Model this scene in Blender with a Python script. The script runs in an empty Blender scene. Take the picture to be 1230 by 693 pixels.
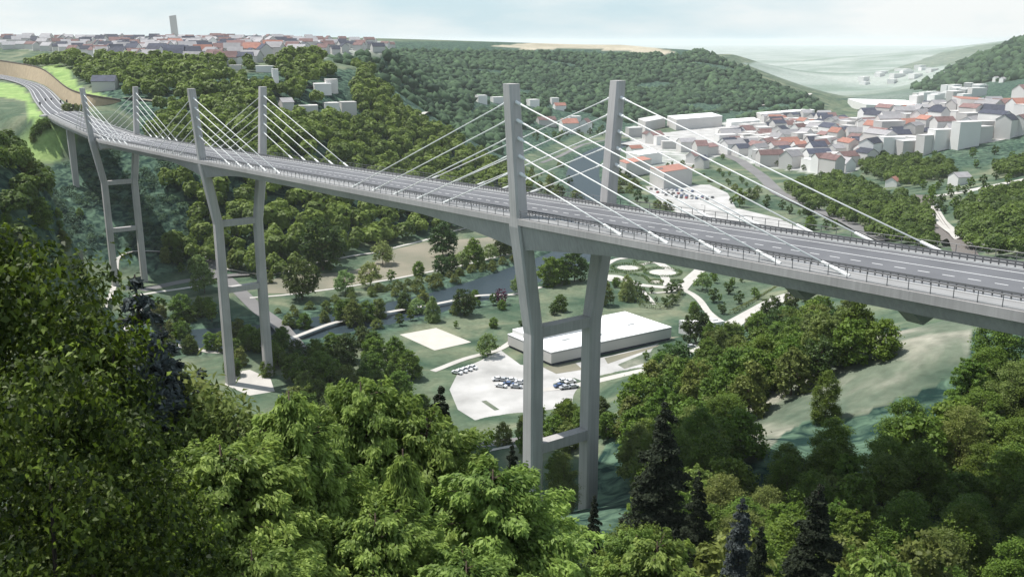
import bpy, math, random
import numpy as np
from math import radians as R, sin, cos, pi
rnd = random.Random(11)
rs = np.random.RandomState(7)
S = bpy.context.scene
COL = S.collection

# ------------------------------------------------------------------ survey: pixels of the photograph to world points
ZC = 121.0; VH = 50.0; FP = 1135.0
PIT = math.atan((346.5 - VH) / FP); CP, SP = cos(PIT), sin(PIT)
def ray(u, v):
    y = 346.5 - v
    return np.array([u - 615.0, FP * CP + y * SP, -FP * SP + y * CP])
def at(u, v, Y):
    d = ray(u, v); p = d * (Y / d[1]); return np.array([p[0], p[1], p[2] + ZC])
def atz(u, v, z):
    d = ray(u, v); k = (z - ZC) / d[2]; return np.array([d[0] * k, d[1] * k, z])
def px(x, y, z):
    z = z - ZC; dep = np.maximum(y * CP - z * SP, 1e-3); up = y * SP + z * CP
    return 615 + FP * x / dep, 346.5 - FP * up / dep

# ------------------------------------------------------------------ terrain height
cp = []
for u, v in [(120,340),(330,330),(450,292),(600,290),(640,290),(700,330),(800,300),(850,360),(820,400),(780,440),(700,450),(600,470),
             (560,500),(900,330),(870,372),(450,420),(300,400),(250,440),(150,400),(640,240),(740,200),(800,230),(900,250),
             (980,285),(900,200),(800,180),(700,180),(670,162),(760,158),(850,158),(900,150),(960,142),(1000,130),(1060,122),
             (980,115),(640,210),(520,330),(420,330),(640,490),(590,490),(540,470),(1000,110),(700,250),(940,225),
             (470,450),(400,440)]:
    cp.append(atz(u, v, 0.0))
for u, v, Y in [
    # hillside below the viewpoint
    (700,612,186),(690,565,214),(1000,425,214),(1060,400,222),(1150,389,222),(905,525,168),(905,482,212),(950,445,219),(880,545,165),
    # town terrace
    (1100,170,1000),(1200,140,1050),(1230,150,950),(1150,175,900),(1230,185,850),(1150,195,830),(1060,195,905),(1150,215,760),
    (1230,215,740),(1200,260,560),(1100,280,560),(1230,262,450),(1180,300,440),(1130,300,500),
    # far hill beyond the town
    (1090,107,2500),(1150,82,2500),(1190,65,2500),(1230,46,2400),(1290,30,2300),(1350,15,2200),(1100,124,1900),(1230,98,1700),(1230,128,1300),(1150,112,1950),
    (1050,93,3400),(1085,80,4000),(1130,64,4500),(1180,53,4700),(1240,45,4700),(1400,38,4600),
    # wooded hill in the middle
    (480,52,1900),(550,52,2100),(650,53,2200),(750,54,2200),(830,60,2100),(880,72,2000),(920,92,1850),(950,113,1700),(985,134,1660),
    (640,150,1290),(600,188,990),(640,130,1400),(740,150,1420),(840,140,1500),(900,128,1590),(955,122,1610),(600,100,1650),(750,100,1750),(850,103,1760),
    (500,100,1400),(480,75,1500),(550,75,1800),(700,75,1950),(420,62,1250),(500,140,1150),(560,150,1150),(880,64,2900),(930,92,2750),
    # plateau with the suburb
    (10,75,880),(100,70,950),(200,75,850),(300,74,880),(400,70,1000),(460,60,1200),(0,52,1300),(200,52,1400),(400,52,1400),(460,54,1450),
    (150,100,720),(250,100,750),(350,113,750),(400,100,800),(340,130,720),(440,82,900),(470,120,880),(520,150,860),(570,185,840),(622,210,870),
    (200,130,660),(200,150,640),(300,170,600),(380,180,620),(300,220,560),(230,200,560),(400,240,590),(500,230,680),(560,232,740),
    (300,270,530),(230,290,520),(100,180,590),(60,200,560),(150,220,560),(100,250,525),(150,280,505),(150,300,503),(140,306,498),(150,320,488),
    (0,120,400),(30,150,385),(50,200,350),(50,230,335),(20,260,310),(-60,120,400),(50,256,322),(0,350,260),(-60,200,350),(85,222,545),(60,180,583),(30,190,560),
    (105,176,585),(60,160,600),(40,160,610),(-40,110,800),(-60,300,270),(-150,150,380)]:
    cp.append(at(u, v, Y))
for p in [(-200,478,0),(-200,445,0),(-232,450,4),(-190,410,4),(-170,380,2),(-160,340,6),(-150,300,8),(-170,480,0),(-150,440,0),(-110,420,0),(0,0,104),(0,20,100),(0,40,88),(0,60,78),(0,100,60),(2,140,43),(6,170,30),(0,240,14),(-5,265,5),(25,65,66),(45,113,51),(20,110,50),
          (60,90,57),(90,120,56),(120,160,59),(35,230,27),(60,240,30),(80,300,20),(75,340,10),(95,395,2),(120,330,18),(150,260,38),(200,230,60),(130,420,6),
          (-20,40,84),(-30,65,66),(-50,90,50),(-45,140,26),(-60,200,6),(-80,240,0),(-40,20,92),(-80,60,60),(-120,120,25),(-90,180,4),(-150,260,0),
          (60,20,92),(120,60,78),(200,100,85),(40,-60,118),(-60,-60,105),(-120,320,0),(300,400,45),(420,700,50),(60,400,0),(20,300,0),
          (60,170,46),(80,200,51),(28,150,39),(28,190,25),(100,250,30),(60,265,22),(90,190,58),(110,215,60),
          (0,6000,0),(3000,6000,0),(-6000,6000,110),(6000,6000,60),(0,30000,0),(-30000,20000,60),(30000,20000,60),(-2500,1000,110),(-2500,3000,118),
          (-900,3000,118),(-300,3000,112),(1200,9000,0),(500,4000,0),(900,3300,0),(2600,1200,150),(900,400,120),(-900,400,95),(-500,700,98),(-900,-200,100),(900,-200,120)]:
    cp.append(np.array(p, float))
STN = [((115,165.5),(169,161.5),75.2),((97,158),(137,151.5),75.4),((80,150.8),(118,143.5),76),((67,145),(104,136.5),76.5),((57,139),(89,131.5),77.2),
       ((51,132),(80.5,129.8),78),((45,124.5),(74,124.2),79.5),((40,116.6),(68,117.3),81.5),((37,109),(60.6,109.7),84.2),
       ((30,102.8),(48.5,101.6),86.5),((15,97.6),(30,96.6),88),((0,94.4),(15,93.0),88.7),((-20,91.7),(0,90.0),89.2),((-60,88.4),(-30,87.3),89.5),((-140,84),(-100,84.5),89.5)]
ROADP = []
for a, b, z in STN[4:]:
    pa, pb = atz(*a, z), atz(*b, z); ROADP.append((pa, pb))
    if a[0] < 56:
        for t in (-.12, .5, 1.1):
            q = pa + (pb - pa) * t; cp.append(np.array([q[0], q[1], z - .6]))
cp = np.array(cp)
_A = cp[:, :2] / 100.0
_D = np.sqrt(((_A[:, None] - _A[None]) ** 2).sum(-1))
_n = len(cp)
_M = np.zeros((_n + 3, _n + 3)); _M[:_n, :_n] = _D - np.eye(_n) * .02
_M[:_n, _n] = 1; _M[:_n, _n + 1:] = _A; _M[_n, :_n] = 1; _M[_n + 1:, :_n] = _A.T
_w = np.linalg.lstsq(_M, np.concatenate([cp[:, 2], np.zeros(3)]), rcond=None)[0]
# river centre line
RIV = np.array([atz(*p, 0)[:2] for p in [(-80,398),(60,402),(190,408),(260,404),(330,399),(410,385),(465,374),(545,355),(595,341),(618,331),(665,313),(705,300),
        (728,275),(716,240),(699,212),(703,192),(722,180),(750,170),(790,167)]])
def resample(P, step):
    P = np.asarray(P, float); out = [P[0]]
    for a, b in zip(P[:-1], P[1:]):
        n = max(1, int(np.linalg.norm((b - a)[:2]) / step))
        for i in range(1, n + 1): out.append(a + (b - a) * i / n)
    return np.array(out)
def smooth(P, k=3):
    P = np.asarray(P, float).copy()
    for _ in range(k):
        Q = P.copy(); Q[1:-1] = (P[:-2] + 2 * P[1:-1] + P[2:]) / 4; P = Q
    return P
RIVS = smooth(resample(RIV, 12), 4)
def dist_poly(x, y, P):
    best = np.full(x.shape, 1e9)
    for a, b in zip(P[:-1], P[1:]):
        dx, dy = b[0] - a[0], b[1] - a[1]; L = dx * dx + dy * dy + 1e-9
        t = np.clip(((x - a[0]) * dx + (y - a[1]) * dy) / L, 0, 1)
        best = np.minimum(best, np.hypot(x - a[0] - t * dx, y - a[1] - t * dy))
    return best
RC = np.array([(a + b)[:2] / 2 for a, b in ROADP]); RZ = np.array([a[2] for a, b in ROADP]); RW = np.array([np.linalg.norm((b - a)[:2]) / 2 for a, b in ROADP])
def hgt(x, y):
    x = np.atleast_1d(np.asarray(x, float)); y = np.atleast_1d(np.asarray(y, float)); out = np.empty(x.size)
    xf, yf = x.ravel() / 100, y.ravel() / 100
    for i in range(0, x.size, 20000):
        X, Y = xf[i:i + 20000], yf[i:i + 20000]
        D = np.sqrt((X[:, None] - _A[None, :, 0]) ** 2 + (Y[:, None] - _A[None, :, 1]) ** 2)
        out[i:i + 20000] = D @ _w[:_n] + _w[_n] + _w[_n + 1] * X + _w[_n + 2] * Y
    x_, y_ = x.ravel(), y.ravel()
    out = np.maximum(out, 0)
    # flat valley floor: anything lower than a metre settles to zero
    out = np.where(out < 2, out * out / 4 * 1.0, out - 1 * np.exp(-(out - 2) / 3.0) * 1.0)
    out = np.maximum(out, 0)
    dr = dist_poly(x_, y_, RIVS)
    m = dr < 22
    out[m] = np.minimum(out[m], np.clip((dr[m] - 13) / 5, 0, 1) * 3.2 - 3.2 + out[m] * 0)
    # the road bench on the upland
    best = np.full(x_.size, 1e9); zz = np.zeros(x_.size); ww = np.zeros(x_.size); mm = (x_ < -200) & (y_ > 560) & (y_ < 1400)
    if mm.any():
        X, Y = x_[mm], y_[mm]; bb = np.full(X.size, 1e9); z2 = np.zeros(X.size); w2 = np.zeros(X.size)
        for k in range(len(RC) - 1):
            a, b = RC[k], RC[k + 1]; dx, dy = b - a; L = dx * dx + dy * dy
            t = np.clip(((X - a[0]) * dx + (Y - a[1]) * dy) / L, 0, 1); dd = np.hypot(X - a[0] - t * dx, Y - a[1] - t * dy)
            k2 = dd < bb; bb = np.where(k2, dd, bb); z2 = np.where(k2, RZ[k] + t * (RZ[k + 1] - RZ[k]), z2); w2 = np.where(k2, RW[k] + t * (RW[k + 1] - RW[k]), w2)
        f = np.clip(1 - (bb - w2 - 4) / 12, 0, 1)
        o = out[mm]; o = o * (1 - f) + (z2 - .7) * f; out[mm] = o
    return out.reshape(x.shape)
def H1(x, y): return float(hgt(x, y)[0])
_ys = 6 * 1.006 ** np.arange(1100)
def G(u, v, off=0.0, ymin=6):
    """world point where the sight line through a pixel meets the ground (raised by off)"""
    d = ray(u, v); Y = _ys[_ys > ymin]; X = d[0] / d[1] * Y; Z = ZC + d[2] / d[1] * Y
    g = hgt(X, Y) + off; k = np.argmax(g >= Z)
    if k == 0: return np.array([X[0], Y[0], g[0] - off]) if g[0] >= Z[0] else None
    a, b = Z[k - 1] - g[k - 1], g[k] - Z[k]; t = a / (a + b + 1e-9); yy = Y[k - 1] + (Y[k] - Y[k - 1]) * t; xx = d[0] / d[1] * yy
    return np.array([xx, yy, H1(xx, yy)])
def inpoly(u, v, P):
    u = np.asarray(u, float); v = np.asarray(v, float); c = np.zeros(u.shape, bool); n = len(P)
    for i in range(n):
        x1, y1 = P[i]; x2, y2 = P[(i + 1) % n]
        k = ((y1 > v) != (y2 > v)) & (u < (x2 - x1) * (v - y1) / (y2 - y1 + 1e-12) + x1); c ^= k
    return c

# ------------------------------------------------------------------ materials
MAT = {}
def nodes(name):
    m = bpy.data.materials.new(name); m.use_nodes = True; nt = m.node_tree; nt.nodes.clear()
    out = nt.nodes.new('ShaderNodeOutputMaterial'); MAT[name] = m
    return m, nt, out
def simple(name, c, rough=.8, var=.12, scale=.5, bump=0.0, spec=.3, c2=None, detail=6, objvar=0.0):
    m, nt, out = nodes(name); L = nt.links.new
    b = nt.nodes.new('ShaderNodeBsdfPrincipled'); b.inputs['Roughness'].default_value = rough; b.inputs['Specular IOR Level'].default_value = spec
    tc = nt.nodes.new('ShaderNodeTexCoord'); geo = nt.nodes.new('ShaderNodeNewGeometry')
    no = nt.nodes.new('ShaderNodeTexNoise'); no.inputs['Scale'].default_value = scale; no.inputs['Detail'].default_value = detail
    L(geo.outputs['Position'], no.inputs['Vector'])
    r = nt.nodes.new('ShaderNodeValToRGB'); c2 = c2 or tuple(x * (1 - var) for x in c); c1 = tuple(min(1, x * (1 + var)) for x in c)
    r.color_ramp.elements[0].position = .3; r.color_ramp.elements[1].position = .7
    r.color_ramp.elements[0].color = (*c2, 1); r.color_ramp.elements[1].color = (*c1, 1)
    L(no.outputs['Fac'], r.inputs['Fac']); o = r.outputs['Color']
    if objvar:
        oi = nt.nodes.new('ShaderNodeObjectInfo'); hs = nt.nodes.new('ShaderNodeHueSaturation'); mr = nt.nodes.new('ShaderNodeMapRange')
        mr.inputs['To Min'].default_value = 1 - objvar; mr.inputs['To Max'].default_value = 1 + objvar
        L(oi.outputs['Random'], mr.inputs['Value']); L(mr.outputs['Result'], hs.inputs['Value']); L(o, hs.inputs['Color']); o = hs.outputs['Color']
    L(o, b.inputs['Base Color'])
    if bump:
        n2 = nt.nodes.new('ShaderNodeTexNoise'); n2.inputs['Scale'].default_value = scale * 6; n2.inputs['Detail'].default_value = 5
        L(geo.outputs['Position'], n2.inputs['Vector'])
        bp = nt.nodes.new('ShaderNodeBump'); bp.inputs['Strength'].default_value = bump; bp.inputs['Distance'].default_value = .3
        L(n2.outputs['Fac'], bp.inputs['Height']); L(bp.outputs['Normal'], b.inputs['Normal'])
    L(b.outputs[0], out.inputs['Surface'])
    return m
def concrete(name, c, streak=.1):
    """board-marked concrete: faint vertical streaks plus blotches"""
    m, nt, out = nodes(name); L = nt.links.new
    b = nt.nodes.new('ShaderNodeBsdfPrincipled'); b.inputs['Roughness'].default_value = .85; b.inputs['Specular IOR Level'].default_value = .2
    geo = nt.nodes.new('ShaderNodeNewGeometry'); mp = nt.nodes.new('ShaderNodeMapping'); mp.inputs['Scale'].default_value = (2.2, 2.2, .06)
    L(geo.outputs['Position'], mp.inputs['Vector'])
    n1 = nt.nodes.new('ShaderNodeTexNoise'); n1.inputs['Scale'].default_value = 1.0; n1.inputs['Detail'].default_value = 4; L(mp.outputs[0], n1.inputs['Vector'])
    n2 = nt.nodes.new('ShaderNodeTexNoise'); n2.inputs['Scale'].default_value = .12; n2.inputs['Detail'].default_value = 8; L(geo.outputs['Position'], n2.inputs['Vector'])
    a = nt.nodes.new('ShaderNodeMath'); a.operation = 'ADD'; L(n1.outputs['Fac'], a.inputs[0]); L(n2.outputs['Fac'], a.inputs[1])
    mr = nt.nodes.new('ShaderNodeMapRange'); mr.inputs['From Min'].default_value = .7; mr.inputs['From Max'].default_value = 1.3
    mr.inputs['To Min'].default_value = 1 - streak; mr.inputs['To Max'].default_value = 1 + streak; L(a.outputs[0], mr.inputs['Value'])
    hs = nt.nodes.new('ShaderNodeHueSaturation'); hs.inputs['Color'].default_value = (*c, 1); L(mr.outputs[0], hs.inputs['Value'])
    L(hs.outputs[0], b.inputs['Base Color']); L(b.outputs[0], out.inputs['Surface'])
def leafmat(name, c1, c2, trans=.3, objvar=.25, huevar=.03, rough=.55):
    m, nt, out = nodes(name); L = nt.links.new
    at_ = nt.nodes.new('ShaderNodeAttribute'); at_.attribute_name = 'tint'
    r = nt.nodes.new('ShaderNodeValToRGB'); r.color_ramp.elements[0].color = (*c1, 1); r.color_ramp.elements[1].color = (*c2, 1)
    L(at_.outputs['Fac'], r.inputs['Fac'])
    oi = nt.nodes.new('ShaderNodeObjectInfo'); hs = nt.nodes.new('ShaderNodeHueSaturation')
    mr = nt.nodes.new('ShaderNodeMapRange'); mr.inputs['To Min'].default_value = 1 - objvar; mr.inputs['To Max'].default_value = 1 + objvar
    m2 = nt.nodes.new('ShaderNodeMapRange'); m2.inputs['To Min'].default_value = .5 - huevar; m2.inputs['To Max'].default_value = .5 + huevar
    mm = nt.nodes.new('ShaderNodeMath'); mm.operation = 'FRACT'; mu = nt.nodes.new('ShaderNodeMath'); mu.operation = 'MULTIPLY'; mu.inputs[1].default_value = 7.31
    L(oi.outputs['Random'], mr.inputs['Value']); L(oi.outputs['Random'], mu.inputs[0]); L(mu.outputs[0], mm.inputs[0]); L(mm.outputs[0], m2.inputs['Value'])
    L(mr.outputs[0], hs.inputs['Value']); L(m2.outputs[0], hs.inputs['Hue']); L(r.outputs[0], hs.inputs['Color'])
    b = nt.nodes.new('ShaderNodeBsdfPrincipled'); b.inputs['Roughness'].default_value = rough; b.inputs['Specular IOR Level'].default_value = .25
    t = nt.nodes.new('ShaderNodeBsdfTranslucent'); mx = nt.nodes.new('ShaderNodeMixShader'); mx.inputs[0].default_value = trans
    L(hs.outputs[0], b.inputs['Base Color']); L(hs.outputs[0], t.inputs['Color']); L(b.outputs[0], mx.inputs[1]); L(t.outputs[0], mx.inputs[2]); L(mx.outputs[0], out.inputs['Surface'])
    return m
concrete('concrete', (.41, .395, .39), .15)
concrete('concrete_deck', (.36, .345, .34), .15)
simple('asphalt', (.135, .137, .147), .9, .06, .15, c2=(.108, .110, .120))
simple('asphalt_old', (.17, .165, .165), .9, .15, .05)
simple('lane_paint', (.72, .72, .72), .6, .04)
simple('walkway', (.27, .27, .27), .85, .07, .3)
simple('barrier_steel', (.13, .13, .135), .45, .06, 1)
simple('kerb_white', (.46, .46, .46), .8, .05, 1)
simple('cable_white', (.72, .73, .72), .4, .03, 1)
simple('roof_white', (.86, .86, .86), .8, .02, .1)
simple('wall_grey', (.54, .52, .505), .9, .05, .05, objvar=.12)
simple('wall_white', (.73, .715, .70), .9, .04, .05, objvar=.08)
simple('wall_tan', (.34, .27, .18), .95, .12, .25, bump=.2)
simple('coping_brown', (.13, .10, .085), .9, .15, 1)
simple('roof_red', (.33, .16, .125), .85, .15, .3, objvar=.15)
simple('roof_brown', (.20, .125, .12), .85, .2, .3, objvar=.3)
simple('roof_dark', (.055, .06, .085), .8, .2, .3, objvar=.35)
simple('roof_grey', (.30, .29, .30), .85, .12, .3, objvar=.2)
simple('path_white', (.46, .44, .41), .9, .10, .15)
simple('paved', (.46, .45, .44), .9, .10, .07, c2=(.30, .295, .285), detail=12)
simple('bare_field', (.22, .195, .15), .95, .16, .035, c2=(.14, .145, .105), detail=12)
simple('court', (.50, .47, .42), .95, .06, .2)
simple('verge', (.27, .38, .13), .95, .2, .06, c2=(.16, .26, .085), detail=10, bump=.2)
simple('bark', (.09, .065, .05), .95, .3, 3, bump=.3)
simple('bark_dark', (.035, .028, .024), .95, .3, 3)
simple('dark_metal', (.03, .03, .035), .5, .1)
simple('tyre', (.02, .02, .02), .9, .1)
simple('car_glass', (.02, .03, .04), .1, .05, spec=.6)
simple('rail_steel', (.16, .13, .12), .5, .2, 1)
simple('ballast', (.15, .135, .125), .95, .25, 1.5, bump=.3)
for n_, c_ in (('white', (.75, .75, .76)), ('silver', (.42, .43, .45)), ('blue', (.06, .10, .22)), ('red', (.35, .03, .03)), ('black', (.03, .03, .035))):
    simple('paint_' + n_, c_, .3, .02, 1, spec=.5)
leafmat('leaf_maple', (.010, .022, .003), (.26, .36, .035), .3, .10, .006)  # range runs from painted crown shade to sunlit leaf
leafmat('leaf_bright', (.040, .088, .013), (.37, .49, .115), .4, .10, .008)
leafmat('leaf_mid', (.045, .095, .010), (.185, .275, .042), .38, .24, .014)
leafmat('leaf_olive', (.075, .105, .02), (.24, .29, .075), .38, .2, .014)
leafmat('leaf_pale', (.13, .19, .05), (.30, .38, .13), .4, .12)
leafmat('leaf_dark', (.03, .06, .012), (.09, .14, .03), .3, .22)
leafmat('needle_dark', (.010, .015, .008), (.036, .048, .026), .15, .15, .0, .9)
leafmat('needle_blue', (.032, .042, .042), (.10, .118, .118), .15, .15, .0, .9)
leafmat('leaf_purple', (.07, .012, .03), (.20, .04, .08), .3, .1)
leafmat('leaf_wood', (.05, .09, .012), (.24, .32, .06), .38, .0, .0)
leafmat('leaf_copse', (.032, .065, .010), (.16, .23, .04), .35, .0, .0)
leafmat('leaf_far', (.012, .032, .018), (.085, .145, .068), .1, .0, .0, .9)
leafmat('leaf_hedge', (.05, .085, .02), (.14, .18, .05), .3, .1)
def water():
    m, nt, out = nodes('river_water'); L = nt.links.new
    b = nt.nodes.new('ShaderNodeBsdfPrincipled'); b.inputs['Base Color'].default_value = (.03, .045, .055, 1); b.inputs['Specular IOR Level'].default_value = .08; b.inputs['Roughness'].default_value = .4
    n = nt.nodes.new('ShaderNodeTexNoise'); n.inputs['Scale'].default_value = .5; n.inputs['Detail'].default_value = 4
    g = nt.nodes.new('ShaderNodeNewGeometry'); L(g.outputs['Position'], n.inputs['Vector'])
    bp = nt.nodes.new('ShaderNodeBump'); bp.inputs['Strength'].default_value = .25; bp.inputs['Distance'].default_value = .3; L(n.outputs['Fac'], bp.inputs['Height'])
    L(bp.outputs[0], b.inputs['Normal']); L(b.outputs[0], out.inputs['Surface'])
water()
def ground():
    m, nt, out = nodes('ground_cover'); L = nt.links.new
    b = nt.nodes.new('ShaderNodeBsdfPrincipled'); b.inputs['Roughness'].default_value = .95; b.inputs['Specular IOR Level'].default_value = .1
    g = nt.nodes.new('ShaderNodeNewGeometry'); a = nt.nodes.new('ShaderNodeAttribute'); a.attribute_name = 'zone'
    def noise(s, d, dist=0):
        n = nt.nodes.new('ShaderNodeTexNoise'); n.inputs['Scale'].default_value = s; n.inputs['Detail'].default_value = d; n.inputs['Distortion'].default_value = dist
        L(g.outputs['Position'], n.inputs['Vector']); return n
    def ramp(n, c1, c2, p1=.35, p2=.65, c3=None):
        r = nt.nodes.new('ShaderNodeValToRGB'); r.color_ramp.elements[0].color = (*c1, 1); r.color_ramp.elements[1].color = (*c2, 1)
        r.color_ramp.elements[0].position = p1; r.color_ramp.elements[1].position = p2
        if c3: e = r.color_ramp.elements.new(.5 * (p1 + p2)); e.color = (*c3, 1)
        L(n.outputs['Fac'], r.inputs['Fac']); return r.outputs[0]
    big = noise(.034, 12, .9); fine = noise(.45, 9)
    grass = ramp(big, (.046, .080, .052), (.175, .190, .125), .36, .66, (.098, .132, .085))
    fl = noise(.22, 9, .8)
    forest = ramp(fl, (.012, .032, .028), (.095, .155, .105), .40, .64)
    lawn = ramp(noise(.05, 10), (.17, .27, .09), (.30, .40, .15), .3, .7)
    tan = ramp(noise(.01, 6), (.30, .27, .20), (.46, .41, .32))
    bare = ramp(noise(.05, 11, .5), (.055, .085, .060), (.33, .31, .26), .34, .70, (.125, .148, .108))
    pave = ramp(noise(.05, 9), (.22, .23, .21), (.46, .45, .44), .35, .6, (.30, .32, .29))
    hazed_plain = ramp(noise(.004, 6, .5), (.18, .23, .19), (.34, .37, .34), .38, .62, (.26, .30, .27))  # far ground paled: whitening by distance haze put into its colour
    def mix(f, c1, c2):
        mx = nt.nodes.new('ShaderNodeMix'); mx.data_type = 'RGBA'; L(f, mx.inputs[0]); L(c1, mx.inputs[6]); L(c2, mx.inputs[7]); return mx.outputs[2]
    sp = nt.nodes.new('ShaderNodeSeparateColor'); L(a.outputs['Color'], sp.inputs[0])
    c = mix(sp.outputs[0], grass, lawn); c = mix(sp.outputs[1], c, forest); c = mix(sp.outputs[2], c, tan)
    c = mix(a.outputs['Alpha'], c, bare)
    a2 = nt.nodes.new('ShaderNodeAttribute'); a2.attribute_name = 'zone2'; s2 = nt.nodes.new('ShaderNodeSeparateColor'); L(a2.outputs['Color'], s2.inputs[0]); c = mix(s2.outputs[0], c, pave); c = mix(s2.outputs[1], c, hazed_plain)
    mf = nt.nodes.new('ShaderNodeMapRange'); mf.inputs['To Min'].default_value = .72; mf.inputs['To Max'].default_value = 1.28; ad = nt.nodes.new('ShaderNodeMath'); ad.operation = 'ADD'; md = noise(.09, 7, .8); ml = nt.nodes.new('ShaderNodeMath'); ml.operation = 'MULTIPLY'; ml.inputs[1].default_value = .5; L(fine.outputs['Fac'], ad.inputs[0]); L(md.outputs['Fac'], ad.inputs[1]); L(ad.outputs[0], ml.inputs[0]); mf.inputs['From Min'].default_value = .3; mf.inputs['From Max'].default_value = .7; L(ml.outputs[0], mf.inputs['Value'])
    hs = nt.nodes.new('ShaderNodeHueSaturation'); L(mf.outputs[0], hs.inputs['Value']); L(c, hs.inputs['Color'])
    L(hs.outputs[0], b.inputs['Base Color'])
    bp = nt.nodes.new('ShaderNodeBump'); bp.inputs['Strength'].default_value = .5; bp.inputs['Distance'].default_value = 1.2; L(fl.outputs['Fac'], bp.inputs['Height']); L(bp.outputs[0], b.inputs['Normal'])
    L(b.outputs[0], out.inputs['Surface'])
ground()

# ------------------------------------------------------------------ object helpers
def tag(o, label=None, cat=None, group=None, kind=None):
    if label: o['label'] = label
    if cat: o['category'] = cat
    if group: o['group'] = group
    if kind: o['kind'] = kind
    return o
def empty(name, loc, rz=0.0, **k):
    o = bpy.data.objects.new(name, None); COL.objects.link(o); o.location = loc; o.rotation_euler = (0, 0, rz); o.empty_display_size = 1; return tag(o, **k)
class MB:
    def __init__(s): s.v = []; s.f = []
    def box(s, x0, x1, y0, y1, z0, z1):
        n = len(s.v); s.v += [(x0,y0,z0),(x1,y0,z0),(x1,y1,z0),(x0,y1,z0),(x0,y0,z1),(x1,y0,z1),(x1,y1,z1),(x0,y1,z1)]
        s.f += [tuple(n + i for i in q) for q in ((3,2,1,0),(4,5,6,7),(0,1,5,4),(1,2,6,5),(2,3,7,6),(3,0,4,7))]; return s
    def tube(s, pts, rad, n=8, cap=True, axis=None):
        pts = [np.array(p, float) for p in pts]; base = len(s.v); rad = rad if hasattr(rad, '__len__') else [rad] * len(pts)
        for i, p in enumerate(pts):
            t = pts[min(i + 1, len(pts) - 1)] - pts[max(i - 1, 0)]; t /= np.linalg.norm(t) + 1e-9
            a = np.cross(t, (0, 0, 1.0)); a = np.array((1.0, 0, 0)) if np.linalg.norm(a) < .05 else a / np.linalg.norm(a); b = np.cross(t, a)
            for k in range(n):
                an = 2 * pi * k / n; s.v.append(tuple(p + rad[i] * (cos(an) * a + sin(an) * b)))
        for i in range(len(pts) - 1):
            for k in range(n):
                a0 = base + i * n + k; a1 = base + i * n + (k + 1) % n; s.f.append((a0, a1, a1 + n, a0 + n))
        if cap: s.f.append(tuple(base + k for k in range(n))[::-1]); s.f.append(tuple(base + (len(pts) - 1) * n + k for k in range(n)))
        return s
    def loft(s, secs, cap=True):
        """secs: list of closed rings (same length)"""
        base = len(s.v); m = len(secs[0])
        for r in secs: s.v += [tuple(p) for p in r]
        for i in range(len(secs) - 1):
            for k in range(m):
                a0 = base + i * m + k; a1 = base + i * m + (k + 1) % m; s.f.append((a0, a1, a1 + m, a0 + m))
        if cap: s.f.append(tuple(base + k for k in range(m))[::-1]); s.f.append(tuple(base + (len(secs) - 1) * m + k for k in range(m)))
        return s
    def poly(s, pts): n = len(s.v); s.v += [tuple(p) for p in pts]; s.f.append(tuple(range(n, n + len(pts)))); return s
    def strip(s, A, B):
        n = len(s.v)
        for a, b in zip(A, B): s.v += [tuple(a), tuple(b)]
        for i in range(len(A) - 1): s.f.append((n + 2 * i, n + 2 * i + 1, n + 2 * i + 3, n + 2 * i + 2))
        return s
    def mesh(s, name, mat, smooth_=False):
        me = bpy.data.meshes.new(name); me.from_pydata(s.v, [], s.f); me.update()
        if mat: me.materials.append(MAT[mat])
        if smooth_: me.polygons.foreach_set('use_smooth', [True] * len(me.polygons))
        return me
    def build(s, name, mat, parent=None, smooth_=False, fix=True):
        me = s.mesh(name, mat, smooth_)
        if fix:
            import bmesh
            b = bmesh.new(); b.from_mesh(me); bmesh.ops.recalc_face_normals(b, faces=b.faces); b.to_mesh(me); b.free()
        return link(name, me, parent)
def link(name, me, parent=None, loc=None):
    o = bpy.data.objects.new(name, me); COL.objects.link(o)
    if parent: o.parent = parent
    if loc is not None: o.location = loc
    return o
def npmesh(name, V, F, mat, attr=None, smooth_=False, attrname='tint'):
    """V (n,3), F (m,k) faces of equal size; attr per face -> corner-free point/face float attribute"""
    me = bpy.data.meshes.new(name); k = F.shape[1]
    me.vertices.add(len(V)); me.vertices.foreach_set('co', V.astype(np.float32).ravel())
    me.loops.add(F.size); me.loops.foreach_set('vertex_index', F.astype(np.int32).ravel())
    me.polygons.add(len(F)); me.polygons.foreach_set('loop_start', np.arange(0, F.size, k, dtype=np.int32)); me.polygons.foreach_set('loop_total', np.full(len(F), k, dtype=np.int32))
    if smooth_: me.polygons.foreach_set('use_smooth', np.ones(len(F), bool))
    me.materials.append(MAT[mat]); me.update(calc_edges=True)
    if attr is not None:
        a = me.attributes.new(attrname, 'FLOAT', 'FACE'); a.data.foreach_set('value', attr.astype(np.float32))
    me.validate(); return me

# ------------------------------------------------------------------ ground sheet
ang = np.concatenate([np.linspace(-88, -31, 30)[:-1], np.linspace(-31, 31, 270), np.linspace(31, 88, 30)[1:]]) * pi / 180
rad = 3.0 * 1.0125 ** np.arange(745)
AA, RR = np.meshgrid(ang, rad); TX, TY = RR * np.sin(AA), RR * np.cos(AA) - 2
TZ = hgt(TX, TY); far = np.clip((RR - 9000) / 6000, 0, 1); TZ = TZ * (1 - far)
nr, na = TX.shape
V = np.stack([TX.ravel(), TY.ravel(), TZ.ravel()], 1)
idx = np.arange(nr * na).reshape(nr, na)
F = np.stack([idx[:-1, :-1].ravel(), idx[:-1, 1:].ravel(), idx[1:, 1:].ravel(), idx[1:, :-1].ravel()], 1)
me = npmesh('ground', V, F, 'ground_cover', smooth_=True)
PU, PV = px(V[:, 0], V[:, 1], V[:, 2])
zone = np.zeros((len(V), 4), np.float32)
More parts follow.
